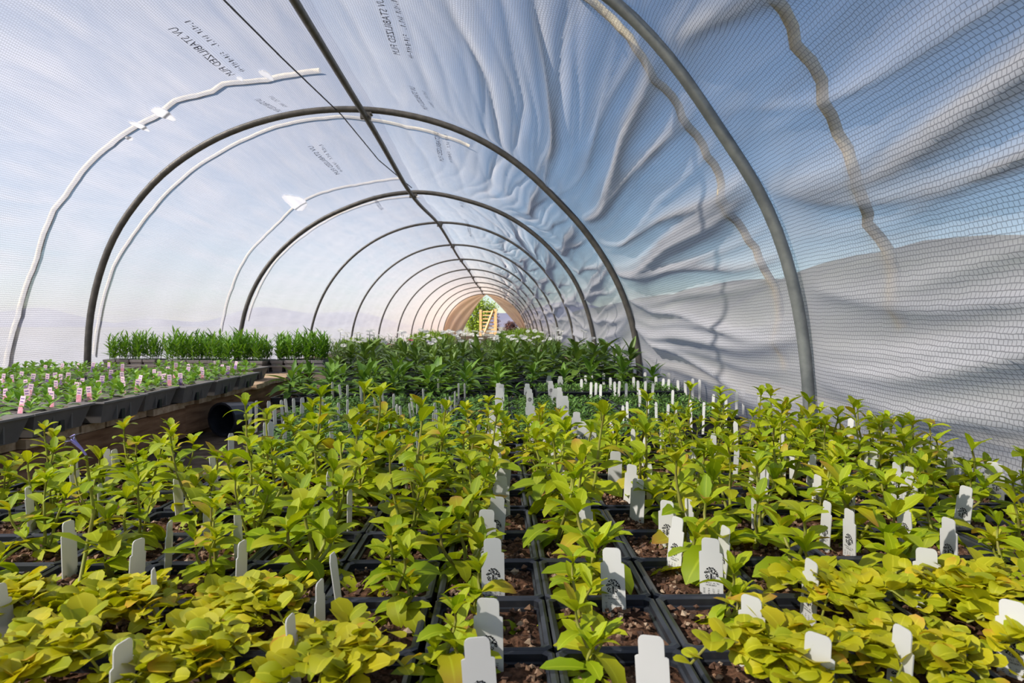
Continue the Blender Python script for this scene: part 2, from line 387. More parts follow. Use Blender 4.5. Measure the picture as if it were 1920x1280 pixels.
tag(obj('ridge_pole', b.mesh('ridge_pole', M['darksteel'], True)), 'long dark steel ridge pole running under the hoops to the far opening', 'pole')
WP = [(300, -120, 1.5), (420, 0, 2.2), (530, 110, 2.8), (640, 215, 3.72), (710, 300, 4.5), (772, 352, 5.4)]
b = MB(); b.tube([at_depth(*q) for q in WP], .0035, 6)
tag(obj('wire', b.mesh('wire', M['wire'], True)), 'thin black wire slung beside the ridge pole under the film', 'wire')
def strap(pix, label, rad, extra=()):
    pts = []
    for q in pix:
        th, y = film_hit(*q); pts.append((th, y))
    pts += list(extra); P = []
    for (a, ya), (c, yc) in zip(pts[:-1], pts[1:]):
        k = max(2, int(abs(c - a) * 1.5 / .03))
        for s in range(k):
            u = s / k; tt = a + (c - a) * u; yy = ya + (yc - ya) * u; P.append(film_pt(tt, yy, rad * 1.2))
    P.append(film_pt(*pts[-1], rad * 1.2))
    b = MB(); b.tube(P, rad, 7); return tag(obj('tie_down_strap', b.mesh('tie_down_strap', M['rope'], True)), label, 'strap', 'straps laid over the film')
strap([(10,690),(30,610),(45,560),(75,480),(105,395),(128,368),(150,330),(215,265),(300,215),(330,192),(400,175),(420,162),(500,155),(600,135)], 'wiggly cream strap over the left film before the second hoop', .012)
strap([(180,665),(190,590),(215,500),(260,430),(330,350),(420,285),(520,238),(640,222),(760,240),(880,275)], 'cream strap over the left film close behind the second hoop', .009)
strap([(1085,-15),(1130,25),(1180,70),(1250,160),(1330,290),(1400,430),(1450,540),(1470,690)], 'beige strap over the right film beside the nearest hoop', .012)
strap([(1475,-30),(1500,80),(1545,150),(1570,250),(1612,310),(1632,380),(1625,420),(1660,480),(1680,580),(1690,615)], 'wavy cream strap over the right film nearest the camera', .012)
strap([(415,620),(435,540),(465,480),(510,430),(560,382),(605,362),(690,345),(750,335)], 'thin cream strap over the left film before the third hoop', .008)
strap([(465,600),(480,555),(515,495),(575,440),(640,400),(720,375),(785,370)], 'thin cream strap over the left film close behind the third hoop', .007)
for (px, py, a, l, h, lab) in ((303, 208, -.5, .10, .022, 'white tape patch on the left film above the strap, larger one'), (258, 231, -.5, .085, .012, 'white narrow tape patch on the left film below the larger patch'),
        (238, 254, -.5, .03, .010, 'small white tape patch, lowest beside the left strap'), (498, 135, -.5, .075, .018, 'white tape patch on film near the black wire'),
        (448, 141, -.5, .03, .010, 'tiny white tape patch right beside the film print'), (552, 376, -.2, .20, .055, 'large white rounded patch on the film between second and third hoops')):
    th, y = film_hit(px, py); V = []; F = []; n = 14
    for k in range(n):
        q = 2 * PI * k / n; rr = 1 + .15 * math.sin(3 * q + px)
        du = l * math.cos(q) * rr; dv = h * math.sin(q) * rr
        V += [film_pt(th + (dv + a * du * .05) / 1.5, y + du, -.010), film_pt(th + (dv + a * du * .05) / 1.5, y + du, -.006)]
    F = [tuple(2 * k for k in range(n)), tuple(2 * k + 1 for k in reversed(range(n)))] + [(2 * k, 2 * k + 1, (2 * k + 3) % (2 * n), (2 * k + 2) % (2 * n)) for k in range(n)]
    tag(obj('tape_patch', mesh('tape_patch', V, F, M['patch'])), lab, 'patch')

# print on the film (flat lettering that follows the film)
def text_mesh(txt):
    cu = bpy.data.curves.new('t', 'FONT'); cu.body = txt; cu.size = 1; cu.resolution_u = 2
    ob = bpy.data.objects.new('t', cu); C.objects.link(ob); dg = bpy.context.evaluated_depsgraph_get()
    me = ob.evaluated_get(dg).to_mesh(); V = np.array([v.co[:] for v in me.vertices]); F = [tuple(p.vertices) for p in me.polygons]
    ob.evaluated_get(dg).to_mesh_clear(); bpy.data.objects.remove(ob); bpy.data.curves.remove(cu)
    V[:, 0] -= V[:, 0].min(); V[:, 1] -= V[:, 1].min(); V[:, 0] /= V[:, 0].max(); V[:, 1] /= V[:, 1].max()
    return V[:, :2], F
def strokes(n, seed, gaps):
    r = random.Random(seed); V = []; F = []
    for i in range(n):
        if i in gaps: continue
        x = i / n; ww = .62 / n
        for k in range(r.choice((2, 2, 3))):
            if r.random() < .5: a = (x + ww * r.random() * .8, 0, x + ww * r.random() * .8 + ww * .2, 1)
            else: z = r.choice((0, .42, .85)); a = (x, z, x + ww, z + .16)
            q = len(V); V += [(a[0], a[1]), (a[2] if a[1] else a[0] + ww * .25, a[1]), (a[2], a[3]), (a[0], a[3])]; F.append((q, q + 1, q + 2, q + 3))
    return np.array(V), F
TB = text_mesh('UV STABILIZED FILM'); TA = strokes(26, 4, (6, 13, 14))
def film_print(q0, q1, hgt, T):
    t0, y0 = film_hit(*q0); t1, y1 = film_hit(*q1); V = []
    tm = (t0 + t1) / 2
    for x, z in T[0]:
        V.append(film_pt(t0 + (t1 - t0) * x + (z - .5) * hgt / 1.5, y0 + (y1 - y0) * x, -.008))
    o = obj('film_print', mesh('film_print', V, T[1], M['inkfaint']), wall_left if tm > PI / 2 else wall_right)
    return o
for q0, q1, hh, T in (((318,42),(432,133),.030,TB), ((348,30),(455,128),.022,TA), ((480,180),(524,208),.028,TB), ((505,175),(537,198),.020,TA),
        ((580,270),(632,322),.030,TB), ((600,268),(640,318),.020,TA), ((712,-12),(746,92),.030,TB), ((742,-12),(775,98),.022,TA),
        ((773,155),(799,203),.030,TB), ((796,163),(815,195),.02,TA), ((818,242),(829,298),.032,TB), ((837,247),(848,300),.022,TA),
        ((866,375),(868,386),.04,TA), ((873,408),(884,440),.032,TB), ((698,365),(716,390),.03,TB)):
    film_print(q0, q1, hh, T)

# ------------------------------------------------------------------ far end: flaps, gate, tree, bush, hedge
def flap(sign, label):
    y = 24.15; ax, az = float(cx(y)) + .06, CZ + 1.49; V = []; F = []; nu, nv = 16, 16
    for i in range(nu + 1):
        u = i / nu; th = PI / 2 + sign * .02 + sign * (PI / 2 - .02) * u if sign > 0 else PI / 2 - (PI / 2) * u
        ox, oz = float(cx(y)) + 1.5 * math.cos(th), max(0, CZ + 1.5 * math.sin(th))
        iz = az * (1 - u) ; ix = ax - sign * (1.02 if sign > 0 else 1.5) * u ** (.75 if sign > 0 else .85) * .95
        for j in range(nv + 1):
            v = j / nv; x = ox + (ix - ox) * v; z = oz + (iz - oz) * v
            V.append((x, y + .05 * math.sin(v * 16 + u * 5) * u + .10 * v * u, z))
    for i in range(nu):
        for j in range(nv): a = i * (nv + 1) + j; F.append((a, a + 1, a + nv + 2, a + nv + 1))
    o = obj('end_flap', mesh('end_flap', V, F, M['flap'], True)); s = o.modifiers.new('thick', 'SOLIDIFY'); s.thickness = .004
    return tag(o, label, 'flap')
flap(1, 'tan end flap drawn aside, left of the far opening'); flap(-1, 'tan end flap drawn aside, right of the far opening')
def foliage(n, shape, size, seed, aspect=.5):
    """one joined mesh of many small leaves; shape(r) gives a point"""
    r = random.Random(seed); b = MB()
    for i in range(n):
        p = Vector(shape(r)); q = Matrix.Rotation(r.random() * 2 * PI, 3, 'Z') @ Matrix.Rotation(r.uniform(-1.1, .6), 3, 'Y') @ Matrix.Rotation(r.uniform(-.6, .6), 3, 'X')
        s = size * r.uniform(.7, 1.3); ww = s * aspect * .5
        P = [(0, 0, 0), (s * .5, ww, s * .08), (s, 0, -.05 * s), (s * .5, -ww, s * .08)]
        b.add([p + q @ Vector(v) for v in P], [(0, 3, 2, 1)], [(.5, 0), (1, .5), (.5, 1), (0, .5)])
    return b
def ball(cx_, cz_, rx, rz, ry=None):
    def f(r):
        while 1:
            v = Vector((r.uniform(-1, 1), r.uniform(-1, 1), r.uniform(-1, 1)))
            if .45 < v.length < 1: break
        k = 1 + .18 * math.sin(v.x * 7) * math.cos(v.z * 6 + v.y * 5)
        return (cx_ + v.x * rx * k, v.y * (ry or rx) * k, cz_ + v.z * rz * k)
    return f
e = empty('tree', (-1.05, 33, -.055), 'leafy yellow-green tree standing outside behind the wooden gate', 'tree')
b = MB(); b.tube([(0, 0, 0), (.03, 0, .7), (0, 0, 1.6)], [.08, .06, .03], 8)
for k in range(5): b.tube([(.02, 0, .5 + .2 * k), (.5 * math.cos(k * 2.1), .4 * math.sin(k * 2.1), 1.0 + .25 * k)], [.03, .01], 5)
obj('trunk', b.mesh('trunk', M['bark'], True), e)
b = foliage(3200, ball(0, .95, .72, .95), .13, 3); stuff(obj('foliage', b.mesh('foliage', M['treeleaf']), e))
b = foliage(500, ball(.75, 1.25, .35, .35), .11, 8); stuff(obj('foliage', b.mesh('foliage', M['treeleaf']), e))
g0 = at_depth(901, 625, 29); g1 = at_depth(929, 625, 29); gw = g1.x - g0.x
e = empty('wooden_gate', (g0.x, 29, -.055), 'pale wooden trellis gate with rungs and a diagonal brace outside the tunnel', 'gate')
GH = 1.12
b = MB(); b.box(-.05, .05, -.04, .04, 0, GH + .02); obj('post', b.mesh('post', M['gatewood']), e)
b = MB(); b.box(gw - .06, gw + .06, -.05, .05, 0, GH + .05); obj('post', b.mesh('post', M['gatewood']), e)
rung = MB(); rung.box(.05, gw - .06, -.015, .015, -.025, .025); rm = rung.mesh('rung', M['gatewood'])
for k in range(7): obj('rung', rm, e, (0, 0, .12 + .155 * k))
b = MB(); b.tube([(.14, -.045, .05), (gw - .10, -.045, GH - .02)], .045, 4); obj('brace', b.mesh('brace', M['gatewood']), e)
def shrub(name, x, y, rx, rz, n, size, mat, label, cat, seed, grp=None, ry=None, asp=.5):
    e = empty(name, (x, y, -.055), label, cat, grp)
    b = MB()
    for k in range(5): b.tube([(0, 0, 0), (.5 * rx * math.cos(k * 1.3), .3 * rx * math.sin(k * 1.3), rz)], [.03 * rx + .004, .01 * rx + .002], 5)
    obj('stem', b.mesh('stem', M['bark']), e)
    b = foliage(n, ball(0, rz * .95, rx, rz, ry), size, seed, asp); stuff(obj('foliage', b.mesh('foliage', mat), e)); return e
p = at_depth(957, 606, 40); shrub('red_bush', p.x, 40, .42, .36, 700, .12, M['redleaf'], 'rounded dark red bush outside, right of the wooden gate', 'bush', 5)
p = at_depth(930, 606, 31); shrub('red_bush', p.x + .02, 31.5, .16, .50, 300, .09, M['redleaf'], 'narrow dark shrub close behind the wooden gate post', 'bush', 6)
V = []; F = []; ny, nx = 90, 14     # earth bank outside, right of the tunnel
for i in range(ny + 1):
    y = -6 + 46 * i / ny
    for k in range(nx + 1):
        u = k / nx; x = 2.0 + 5.5 * u
        V.append((x + .15 * math.sin(y * 1.3), y, -.06 + (1.35 + .12 * math.sin(y * .9) + .06 * math.sin(y * 2.7)) * math.sin(PI / 2 * min(1, u * 1.5)) ** 1.3 + R_.uniform(-.02, .02)))
for i in range(ny):
    for k in range(nx): a = i * (nx + 1) + k; F.append((a, a + 1, a + nx + 2, a + nx + 1))
struct(obj('bank', mesh('bank', V, F, M['bank'], True)))

# ------------------------------------------------------------------ left bench
BX0, BX1, BY0, BY1, BZ = -2.08, -.93, .55, 3.45, .128
e = empty('bench', ((BX0 + BX1) / 2, (BY0 + BY1) / 2, 0), 'low weathered wooden bench along the left film carrying the seedling trays', 'bench')
ox, oy = (BX0 + BX1) / 2, (BY0 + BY1) / 2
npl = 30; pw = (BY1 - BY0) / npl
pl = MB(); pl.box(-(BX1 - BX0) / 2, (BX1 - BX0) / 2 - .004, -pw / 2 + .003, pw / 2 - .003, -.018, 0); plm = pl.mesh('plank', M['deck'])
for k in range(npl): obj('plank', plm, e, (R_.uniform(-.012, .012), BY0 - oy + (k + .5) * pw, BZ + R_.uniform(-.002, 0)), (0, 0, R_.uniform(-.004, .004)))
def beam(x, y0, y1, z0, z1, t=.038):
    b = MB(); b.box(x - ox - t, x - ox, y0 - oy, y1 - oy, z0, z1); obj('beam', b.mesh('beam', M['wood']), e)
beam(BX1 - .006, BY0, 2.02, .018, BZ - .021); beam(BX1 - .02, 2.035, BY1, .018, BZ - .021); beam(BX0 + .06, BY0, BY1, .018, BZ - .021); beam(-1.5, BY0, BY1, .018, BZ - .021)
for x in (-.98, -1.5, -2.03):
    for y in (.7, 1.5, 2.3, 3.2):
        b = MB(); b.box(x - .045, x + .03, y - .07, y + .07, 0, .018); obj('block', b.mesh('block', M['wood']), e, (-ox, -oy, 0))
b = MB()
n = 20; V = []; F = []
for k in range(n):
    q = 2 * PI * k / n; V += [(.055 * math.cos(q), -.08, .055 * math.sin(q)), (.042 * math.cos(q), .06, .042 * math.sin(q)), (.048 * math.cos(q), -.08, .048 * math.sin(q)), (.036 * math.cos(q), .05, .036 * math.sin(q))]
for k in range(n):
    a = 4 * k; c = 4 * ((k + 1) % n); F += [(a, c, c + 1, a + 1), (a + 2, a + 3, c + 3, c + 2), (a, a + 2, c + 2, c)]
F += [tuple(4 * k + 1 for k in range(n)), tuple(4 * k + 3 for k in reversed(range(n)))]
p = at_z(478, 772, .06)
tag(obj('empty_pot', mesh('empty_pot', V, F, M['black'], False), None, (-.845, 2.20, .0555), (0, 0, -.35)), 'empty black round pot lying on its side at the foot of the bench', 'pot')
b = MB(); b.box(-.05, .05, -.22, .22, 0, .035); b.box(-.048, .048, -.22, .22, .0, .0)
tag(obj('timber_offcut', b.mesh('timber_offcut', M['deck']), None, (-.845, 2.62, 0), (0, 0, -.05)), 'pale timber offcut lying on the floor along the bench foot', 'timber')

# seedling trays on the bench
def tray_mesh(wx, wy, h, nx, ny, mat, lip=.006, slit=False, inset=.008):
    """moulded tray of cells: outer shell with lip, cell walls; base at z=0, centred"""
    b = MB(); t = .0022
    def ring(x, y, z): return [(-x, -y, z), (x, -y, z), (x, y, z), (-x, y, z)]
    X, Y = wx / 2, wy / 2; k = inset
    Rg = [ring(X - k - lip, Y - k - lip, 0), ring(X - lip, Y - lip, h - .004), ring(X, Y, h - .004), ring(X, Y, h), ring(X - lip - t, Y - lip - t, h), ring(X - k - lip - t, Y - k - lip - t, .003)]
    V = [p for r in Rg for p in r]; F = [(3, 2, 1, 0)]
    for i in range(len(Rg) - 1):
        for j in range(4): F.append((i * 4 + j, i * 4 + (j + 1) % 4, i * 4 + 4 + (j + 1) % 4, i * 4 + 4 + j))
    F.append((20, 21, 22, 23)); b.add(V, F)
    xi, yi = X - lip - .003, Y - lip - .003
    for i in range(1, nx): x = -xi + 2 * xi * i / nx; b.box(x - .002, x + .002, -yi, yi, .004, h - .003)
    for i in range(1, ny): y = -yi + 2 * yi * i / ny; b.box(-xi, xi, y - .002, y + .002, .004, h - .003)
    if slit:
        for s in (1,):
            b.box(X - k - lip + .0035, X - lip + .0008, -.006, .006, -.0005, h * .55)
    return b.mesh('tray_shell', mat)
def flat_soil(wx, wy, z, seed):
    r = random.Random(seed); n = max(2, int(wx / .02)); mm = max(2, int(wy / .02)); V = []; F = []
    for i in range(n + 1):
        for j in range(mm + 1): V.append((-wx / 2 + wx * i / n, -wy / 2 + wy * j / mm, z + r.uniform(-.003, .003)))
    for i in range(n):
        for j in range(mm): a = i * (mm + 1) + j; F.append((a, a + mm + 1, a + mm + 2, a + 1))
    return mesh('soil', V, F, M['soil'])
def blade(Lh, W, n=5, droop=.6, shape='spat', fold=.22, up0=0.):
    """one leaf along +X from its base; returns V,F,U"""
    V = []; U = []; F = []; x = z = 0; ang = up0
    for i in range(n + 1):
        t = i / n
        if shape == 'spat': ww = max(.10, math.sin(PI * min(1, t ** 1.25 * 1.0)) ** .75 * (1 if t < .98 else .1)); ww = .14 + .86 * ww if 0 < t < .97 else (.14 if t == 0 else .05)
        elif shape == 'round': ww = math.sqrt(max(.02, 1 - (2 * t - 1.05) ** 2)) if t < 1 else .45
        elif shape == 'lance': ww = .12 + .88 * math.sin(PI * t ** .8) if t < .98 else .04
        else: ww = 1 - .9 * t
        hw = W / 2 * ww * (1 + (.07 if i % 2 else -.07) * (shape == 'spat' and 0 < t < .97)); V += [(x, hw, z + fold * hw), (x, 0, z), (x, -hw, z + fold * hw)]; U += [(0, t), (.5, t), (1, t)]
        if i < n: x += Lh / n * math.cos(ang); z += Lh / n * math.sin(ang); ang -= droop / n
    for i in range(n):
        a = 3 * i; F += [(a, a + 1, a + 4, a + 3), (a + 1, a + 2, a + 5, a + 4)]
    return V, F, U
def emat(roll, elev, az): return Matrix.Rotation(az, 4, 'Z') @ Matrix.Rotation(-elev, 4, 'Y') @ Matrix.Rotation(roll, 4, 'X')
def add_leaf(b, p, roll, elev, az, s, lf):
    T = Matrix.Translation(p) @ emat(roll, elev, az) @ Matrix.Scale(s, 4)
    b.add([T @ Vector(v) for v in lf[0]], lf[1], lf[2])
BT = tray_mesh(.44, .194, .050, 7, 3, M['tray'], .006, False, .014)
b = MB(); b.box(.1985, .2095, -.007, .007, .0005, .024); SLOT = b.mesh('slot', M['black'])
BS = flat_soil(.415, .168, .036, 1)
SEEDM = []
for s in range(5):
    r = random.Random(s); b = MB(); lf = blade(.030, .017, 3, .7, 'round', .2)
    for k in range(9): add_leaf(b, Vector((0, 0, .004 + .002 * k)), r.uniform(-.3, .3), .15 + .11 * k + r.uniform(-.1, .2), k * 2.4 + r.random() * .5, 1.0 - .06 * k + r.uniform(-.1, .15), lf)
    SEEDM.append(b.mesh('bench_seedling', M['seedl'], True))
trays = []
for k in range(8): trays.append((-1.115 + R_.uniform(-.012, .012), 1.02 + .2 * k, R_.uniform(-.02, .05) , 'front row of the bench, ' + ordn(k + 1) + ' from the camera'))
for k in range(7): trays.append((-1.60 + R_.uniform(-.008, .008), 1.24 + .2 * k, R_.uniform(-.02, .02), 'back row of the bench, ' + ordn(k + 1) + ' from the camera'))
p1 = at_z(140, 701, BZ); p2 = at_z(355, 698, BZ)
trays += [(-1.74, 2.76, .05, 'last in the back row, before the bare hoop foot'), (-1.20, 2.80, -.02, 'last in the front row, before the bare deck')]
for i, (x, y, rz, lab) in enumerate(trays):
    e = empty('seedling_tray', (x, y, BZ + .001), 'dark plastic cell tray, ' + lab, 'tray', 'seedling trays on the bench', rz)
    obj('tray_shell', BT, e); obj('slot', SLOT, e); stuff(obj('soil', BS, e, (0, 0, .004)))
    for cxi in range(7):
        for cyi in range(3):
            q = e.matrix_basis @ Vector(((cxi - 3) * .059, (cyi - 1) * .056, .036)) if False else Matrix.Translation((x, y, BZ)) @ Matrix.Rotation(rz, 4, 'Z') @ Vector(((cxi - 3) * .059 + R_.uniform(-.006, .006), (cyi - 1) * .056 + R_.uniform(-.006, .006), .044))
            pp = proj(q)
            if pp is None or pp[0] < -60: continue
            tag(obj('bench_seedling', R_.choice(SEEDM), None, q, (0, 0, R_.random() * 6.28), R_.uniform(.85, 1.25)), 'green seedling, ' + ordn(cxi + 1) + ' cell from the left, ' + ('near', 'middle', 'far')[cyi] + ' row, tray ' + lab.replace(' from the camera', '').replace('of the bench, ', '').replace(', before the bare hoop foot', '').replace(', before the bare deck', ''), 'seedling', 'seedlings in the bench trays')
# little printed labels standing in the bench trays
b = MB(); b.box(-.0065, .0065, -.0005, .0005, -.03, .026); PTB = b.mesh('label_blade', M['paletag'])
b = MB(); b.add([(-.0056, -.0008, -.022), (.0056, -.0008, -.022), (.0056, -.0008, .010), (-.0056, -.0008, .010)], [(0, 1, 2, 3)]); PTP = b.mesh('picture', M['pinktag']); PTU = b.mesh('picture', M['purpletag'])
b = MB()
for k in range(2): b.add([(-.0045, -.0009, .0135 + .006 * k), (.003 + .001 * k, -.0009, .0135 + .006 * k), (.003 + .001 * k, -.0009, .0155 + .006 * k), (-.0045, -.0009, .0155 + .006 * k)], [(0, 1, 2, 3)])
PTL = b.mesh('lettering', M['purpletag'])
PT = [(5,700,0),(24,702,0),(38,696,1),(60,700,1),(48,711,1),(55,719,0),(52,728,0),(9,728,0),(39,742,0),(3,710,1),(88,700,1),(103,698,0),(113,701,1),(105,713,0),(127,698,0),(94,726,0),(97,733,0),(142,716,0),(148,727,0),(153,709,1),(160,697,1),(186,713,0),(190,704,1),(190,724,0),(207,693,1),(229,697,0),(229,706,1),(232,714,0),(261,703,0),(265,711,0),(289,692,0),(299,696,1),(308,700,1),(315,687,1),(327,694,0),(341,702,0),(351,687,1),(366,699,1),(376,688,0),(397,693,0),(405,676,0),(416,683,1),(437,686,1),(441,677,1),(330,680,0),(353,682,0),(85,684,1),(115,681,0),(146,681,1),(173,679,1),(204,679,1),(229,682,0)]
for i, (px, py, pur) in enumerate(sorted(PT)):
    p = at_z(px, py, BZ + .082); p.z = BZ + .052
    if p.x > -.955: p.x = -.955
    p.z += .004; e = empty('seedling_label', p, ('purple and white' if pur else 'pink and white') + ' printed seedling label on the bench, ' + ordn(i + 1) + ' from the left edge', 'label', 'printed labels in the bench trays', -.15 + R_.uniform(-.25, .25))
    e.rotation_euler[1] = R_.uniform(-.15, .15); e.rotation_euler[0] = R_.uniform(-.2, .05)
    obj('label_blade', PTB, e); obj('picture', PTU if pur else PTP, e); obj('lettering', PTL, e)

# ------------------------------------------------------------------ pots, soil, leaves
def pot_mesh(wd, h, rim=.006, tap=.82, mat=None):
    """square pot with chamfered corners and a rolled double rim"""
    b = MB()
    def ring(hw, z, c=.045):
        k = hw * (1 - c * 2); return [(-hw, -k, z), (-k, -hw, z), (k, -hw, z), (hw, -k, z), (hw, k, z), (k, hw, z), (-k, hw, z), (-hw, k, z)]
    W = wd / 2
    Rg = [ring(W * tap * .9, 0), ring(W * .90, h * .80), ring(W * .985, h * .80), ring(W * .985, h * .93), ring(W, h * .95), ring(W, h), ring(W - rim * .4, h + .0012), ring(W - rim, h), ring(W - rim, h * .93), ring(W - rim * 1.35, h * .92), ring(W * .84, h * .6)]
    V = [p for r in Rg for p in r]; F = [tuple(reversed(range(8)))]
    for i in range(len(Rg) - 1):
        for j in range(8): F.append((i * 8 + j, i * 8 + (j + 1) % 8, i * 8 + 8 + (j + 1) % 8, i * 8 + 8 + j))
    b.add(V, F); return b.mesh('pot', mat or M['black'])
def pot_soil(hw, z, seed, chips=120):
    r = random.Random(seed); b = MB(); n = 9
    V = []; F = []
    for i in range(n + 1):
        for j in range(n + 1):
            ed = i in (0, n) or j in (0, n)
            V.append((-hw + 2 * hw * i / n, -hw + 2 * hw * j / n, z + (0 if ed else r.uniform(-.002, .006))))
    for i in range(n):
        for j in range(n): a = i * (n + 1) + j; F.append((a, a + n + 1, a + n + 2, a + 1))
    b.add(V, F)
    for k in range(chips):
        p = Vector((r.uniform(-hw, hw) * .93, r.uniform(-hw, hw) * .93, z + r.uniform(.001, .007))); s = r.uniform(.0012, .0044)
        q = Matrix.Rotation(r.random() * 6, 3, 'Z') @ Matrix.Rotation(r.random() * 3, 3, 'X'); P = [(s * 1.4, 0, 0), (-s * 1.2, 0, 0), (0, s, 0), (0, -s, 0), (0, 0, s * .8), (0, 0, -s * .8)]
        b.add([p + q @ Vector(v) for v in P], [(0, 2, 4), (2, 1, 4), (1, 3, 4), (3, 0, 4), (2, 0, 5), (1, 2, 5), (3, 1, 5), (0, 3, 5)])
    me = b.mesh('soil', M['soil']); me.materials.append(M['soilbase'])
    for k in range(n * n): me.polygons[k].material_index = 1
    return me
PW = .1045; RZ = .087; SZ = .077
POT = pot_mesh(.1042, RZ); SOIL = [pot_soil(.044, SZ, s) for s in range(4)]
def leafmesh(name, mat, Ls, W, n, droop, shape, fold): 
    v, f, u = blade(1.0, W, n + 2 * (shape == 'spat'), droop, shape, fold); return mesh(name, v, f, mat, True, u)
LIME = [leafmesh('leaf', M['lime'], 1, W, 6, d, 'spat', f) for W, d, f in ((.44, .6, .25), (.48, 1.3, .3), (.38, .3, .35), (.50, 1.7, .2), (.42, 1.0, .45))]
GOLD = [leafmesh('leaf', M['golden'], 1, W, 4, d, 'round', f) for W, d, f in ((.95, .8, .3), (.9, 1.4, .4), (1.0, .4, .25), (.85, 1.0, -.25))]
DARK = [leafmesh('leaf', M['dark'], 1, W, 5, d, 'lance', f) for W, d, f in ((.30, .7, .3), (.34, 1.2, .2), (.27, .3, .4))]
MIDL = [leafmesh('leaf', M['mid'], 1, W, 5, d, 'lance', f) for W, d, f in ((.26, .8, .3), (.30, 1.3, .2), (.22, .4, .4))]
def lime_variant(seed, h):
    """leafy upright shoots: stems plus a list of (leaf, position, euler, length)"""
    r = random.Random(seed); b = MB(); out = []
    ns = r.choice((3, 3, 4))
    for s in range(ns):
        hh = h * (1 if s == 0 else r.uniform(.40, .85)); az = r.random() * 6.28; lean = r.uniform(.05, .4) if s == 0 else r.uniform(.3, .7)
        n = 7; pts = []
        for i in range(n + 1):
            t = i / n; o = lean * hh * t * (1.2 - .4 * t); pts.append(Vector((math.cos(az) * o + .004 * math.sin(5 * t + s), math.sin(az) * o + .004 * math.cos(4 * t), hh * t)))
        b.tube(pts, [.0026 - .0013 * i / n for i in range(n + 1)], 5)
        nodes = max(4, int(hh / .0135)); ph = r.random() * 6
        for k in range(nodes):
            t = .12 + .86 * k / max(1, nodes - 1); i = min(n - 1, int(t * n)); p = pts[i].lerp(pts[i + 1], t * n - i)
            ph += PI / 2 + r.uniform(-.35, .35)
            for m in range(2):
                if r.random() < .12: continue
                ln = (.058 - .026 * t) * r.uniform(.7, 1.3) * (.75 + .25 * min(1.3, h / .13)); el = .05 + .85 * t ** 1.8 + r.uniform(-.3, .35)
                out.append((r.randrange(5), p, (r.uniform(-.4, .4), el, ph + m * PI + r.uniform(-.3, .3)), ln))
        for k in range(4): out.append((r.choice((0, 2, 4)), pts[-1], (r.uniform(-.3, .3), 1.0 + r.uniform(-.25, .3), ph + k * 1.6), r.uniform(.018, .034)))
    return b.mesh('stem', M['stem'], True), out
def gold_variant(seed):
    r = random.Random(seed); out = []; b = MB()
    for s in range(16):
        az = s * .393 + r.uniform(-.25, .25); ln = r.uniform(.020, .070); n = 5; pts = []
        for i in range(n + 1):
            t = i / n; d = ln * t; pts.append(Vector((math.cos(az) * d, math.sin(az) * d, .004 + (.030 + r.uniform(-.002, .004)) * math.sin(PI * min(1, .15 + .62 * t)) - .004 * t)))
        b.tube(pts, .0011, 4)
        for k in range(6):
            t = (k + .6) / 6; i = min(n - 1, int(t * n)); p = pts[i].lerp(pts[i + 1], t * n - i)
            for m in (-1, 1): out.append((r.randrange(4), p, (r.uniform(-.5, .5), r.uniform(-.1, 1.1), az + m * (1.1 + r.uniform(-.4, .4))), r.uniform(.012, .0195)))
        out.append((2, pts[-1], (0, r.uniform(.1, .6), az), r.uniform(.009, .014)))
    for k in range(26):
        out.append((r.randrange(4), Vector((r.uniform(-.03, .03), r.uniform(-.03, .03), r.uniform(.028, .040))), (r.uniform(-.4, .4), r.uniform(-.1, .6), r.random() * 6.28), r.uniform(.012, .020)))
    return b.mesh('stem', M['stem'], True), out
def rosette_variant(seed, h, n, l0, l1, mat_st, el0=.1, spread=.0):
    r = random.Random(seed); out = []; b = MB(); pts = [Vector((.008 * math.sin(3 * t + seed), .008 * math.cos(4 * t), h * t)) for t in np.linspace(0, 1, 6)]
    b.tube(pts, [.004, .0038, .0035, .003, .0025, .002], 5)
    for k in range(n):
        t = .15 + .85 * k / (n - 1); p = Vector((.008 * math.sin(3 * t + seed), .008 * math.cos(4 * t), h * t))
        out.append((r.randrange(3), p, (r.uniform(-.3, .3), el0 + (1.15 - el0) * t ** 2 + r.uniform(-.25, .25), k * 2.4 + r.uniform(-.3, .3)), (l0 + (l1 - l0) * t) * r.uniform(.8, 1.2)))
    return b.mesh('stem', mat_st, True), out
def place(name, var, leaves, loc, rz, s, label, cat, group, pot=None, soil=None, sz=SZ, keep=1.0, off=(0, 0)):
    e = empty(name, loc, label, cat, group)
    if pot: obj('pot', pot, e)
    if soil: obj('soil', soil, e, (0, 0, 0), (0, 0, R_.randrange(4) * PI / 2))
    Rm = Matrix.Rotation(rz, 3, 'Z'); st, ls = var
    obj('stem', st, e, (off[0], off[1], sz), (0, 0, rz), s)
    for k, p, (ro, el, az), ln in ls:
        if keep < 1 and R_.random() > keep: continue
        q = Rm @ p * s; obj('leaf', leaves[k], e, (q.x + off[0], q.y + off[1], q.z + sz), (ro, -el, az + rz), ln * s)
    return e
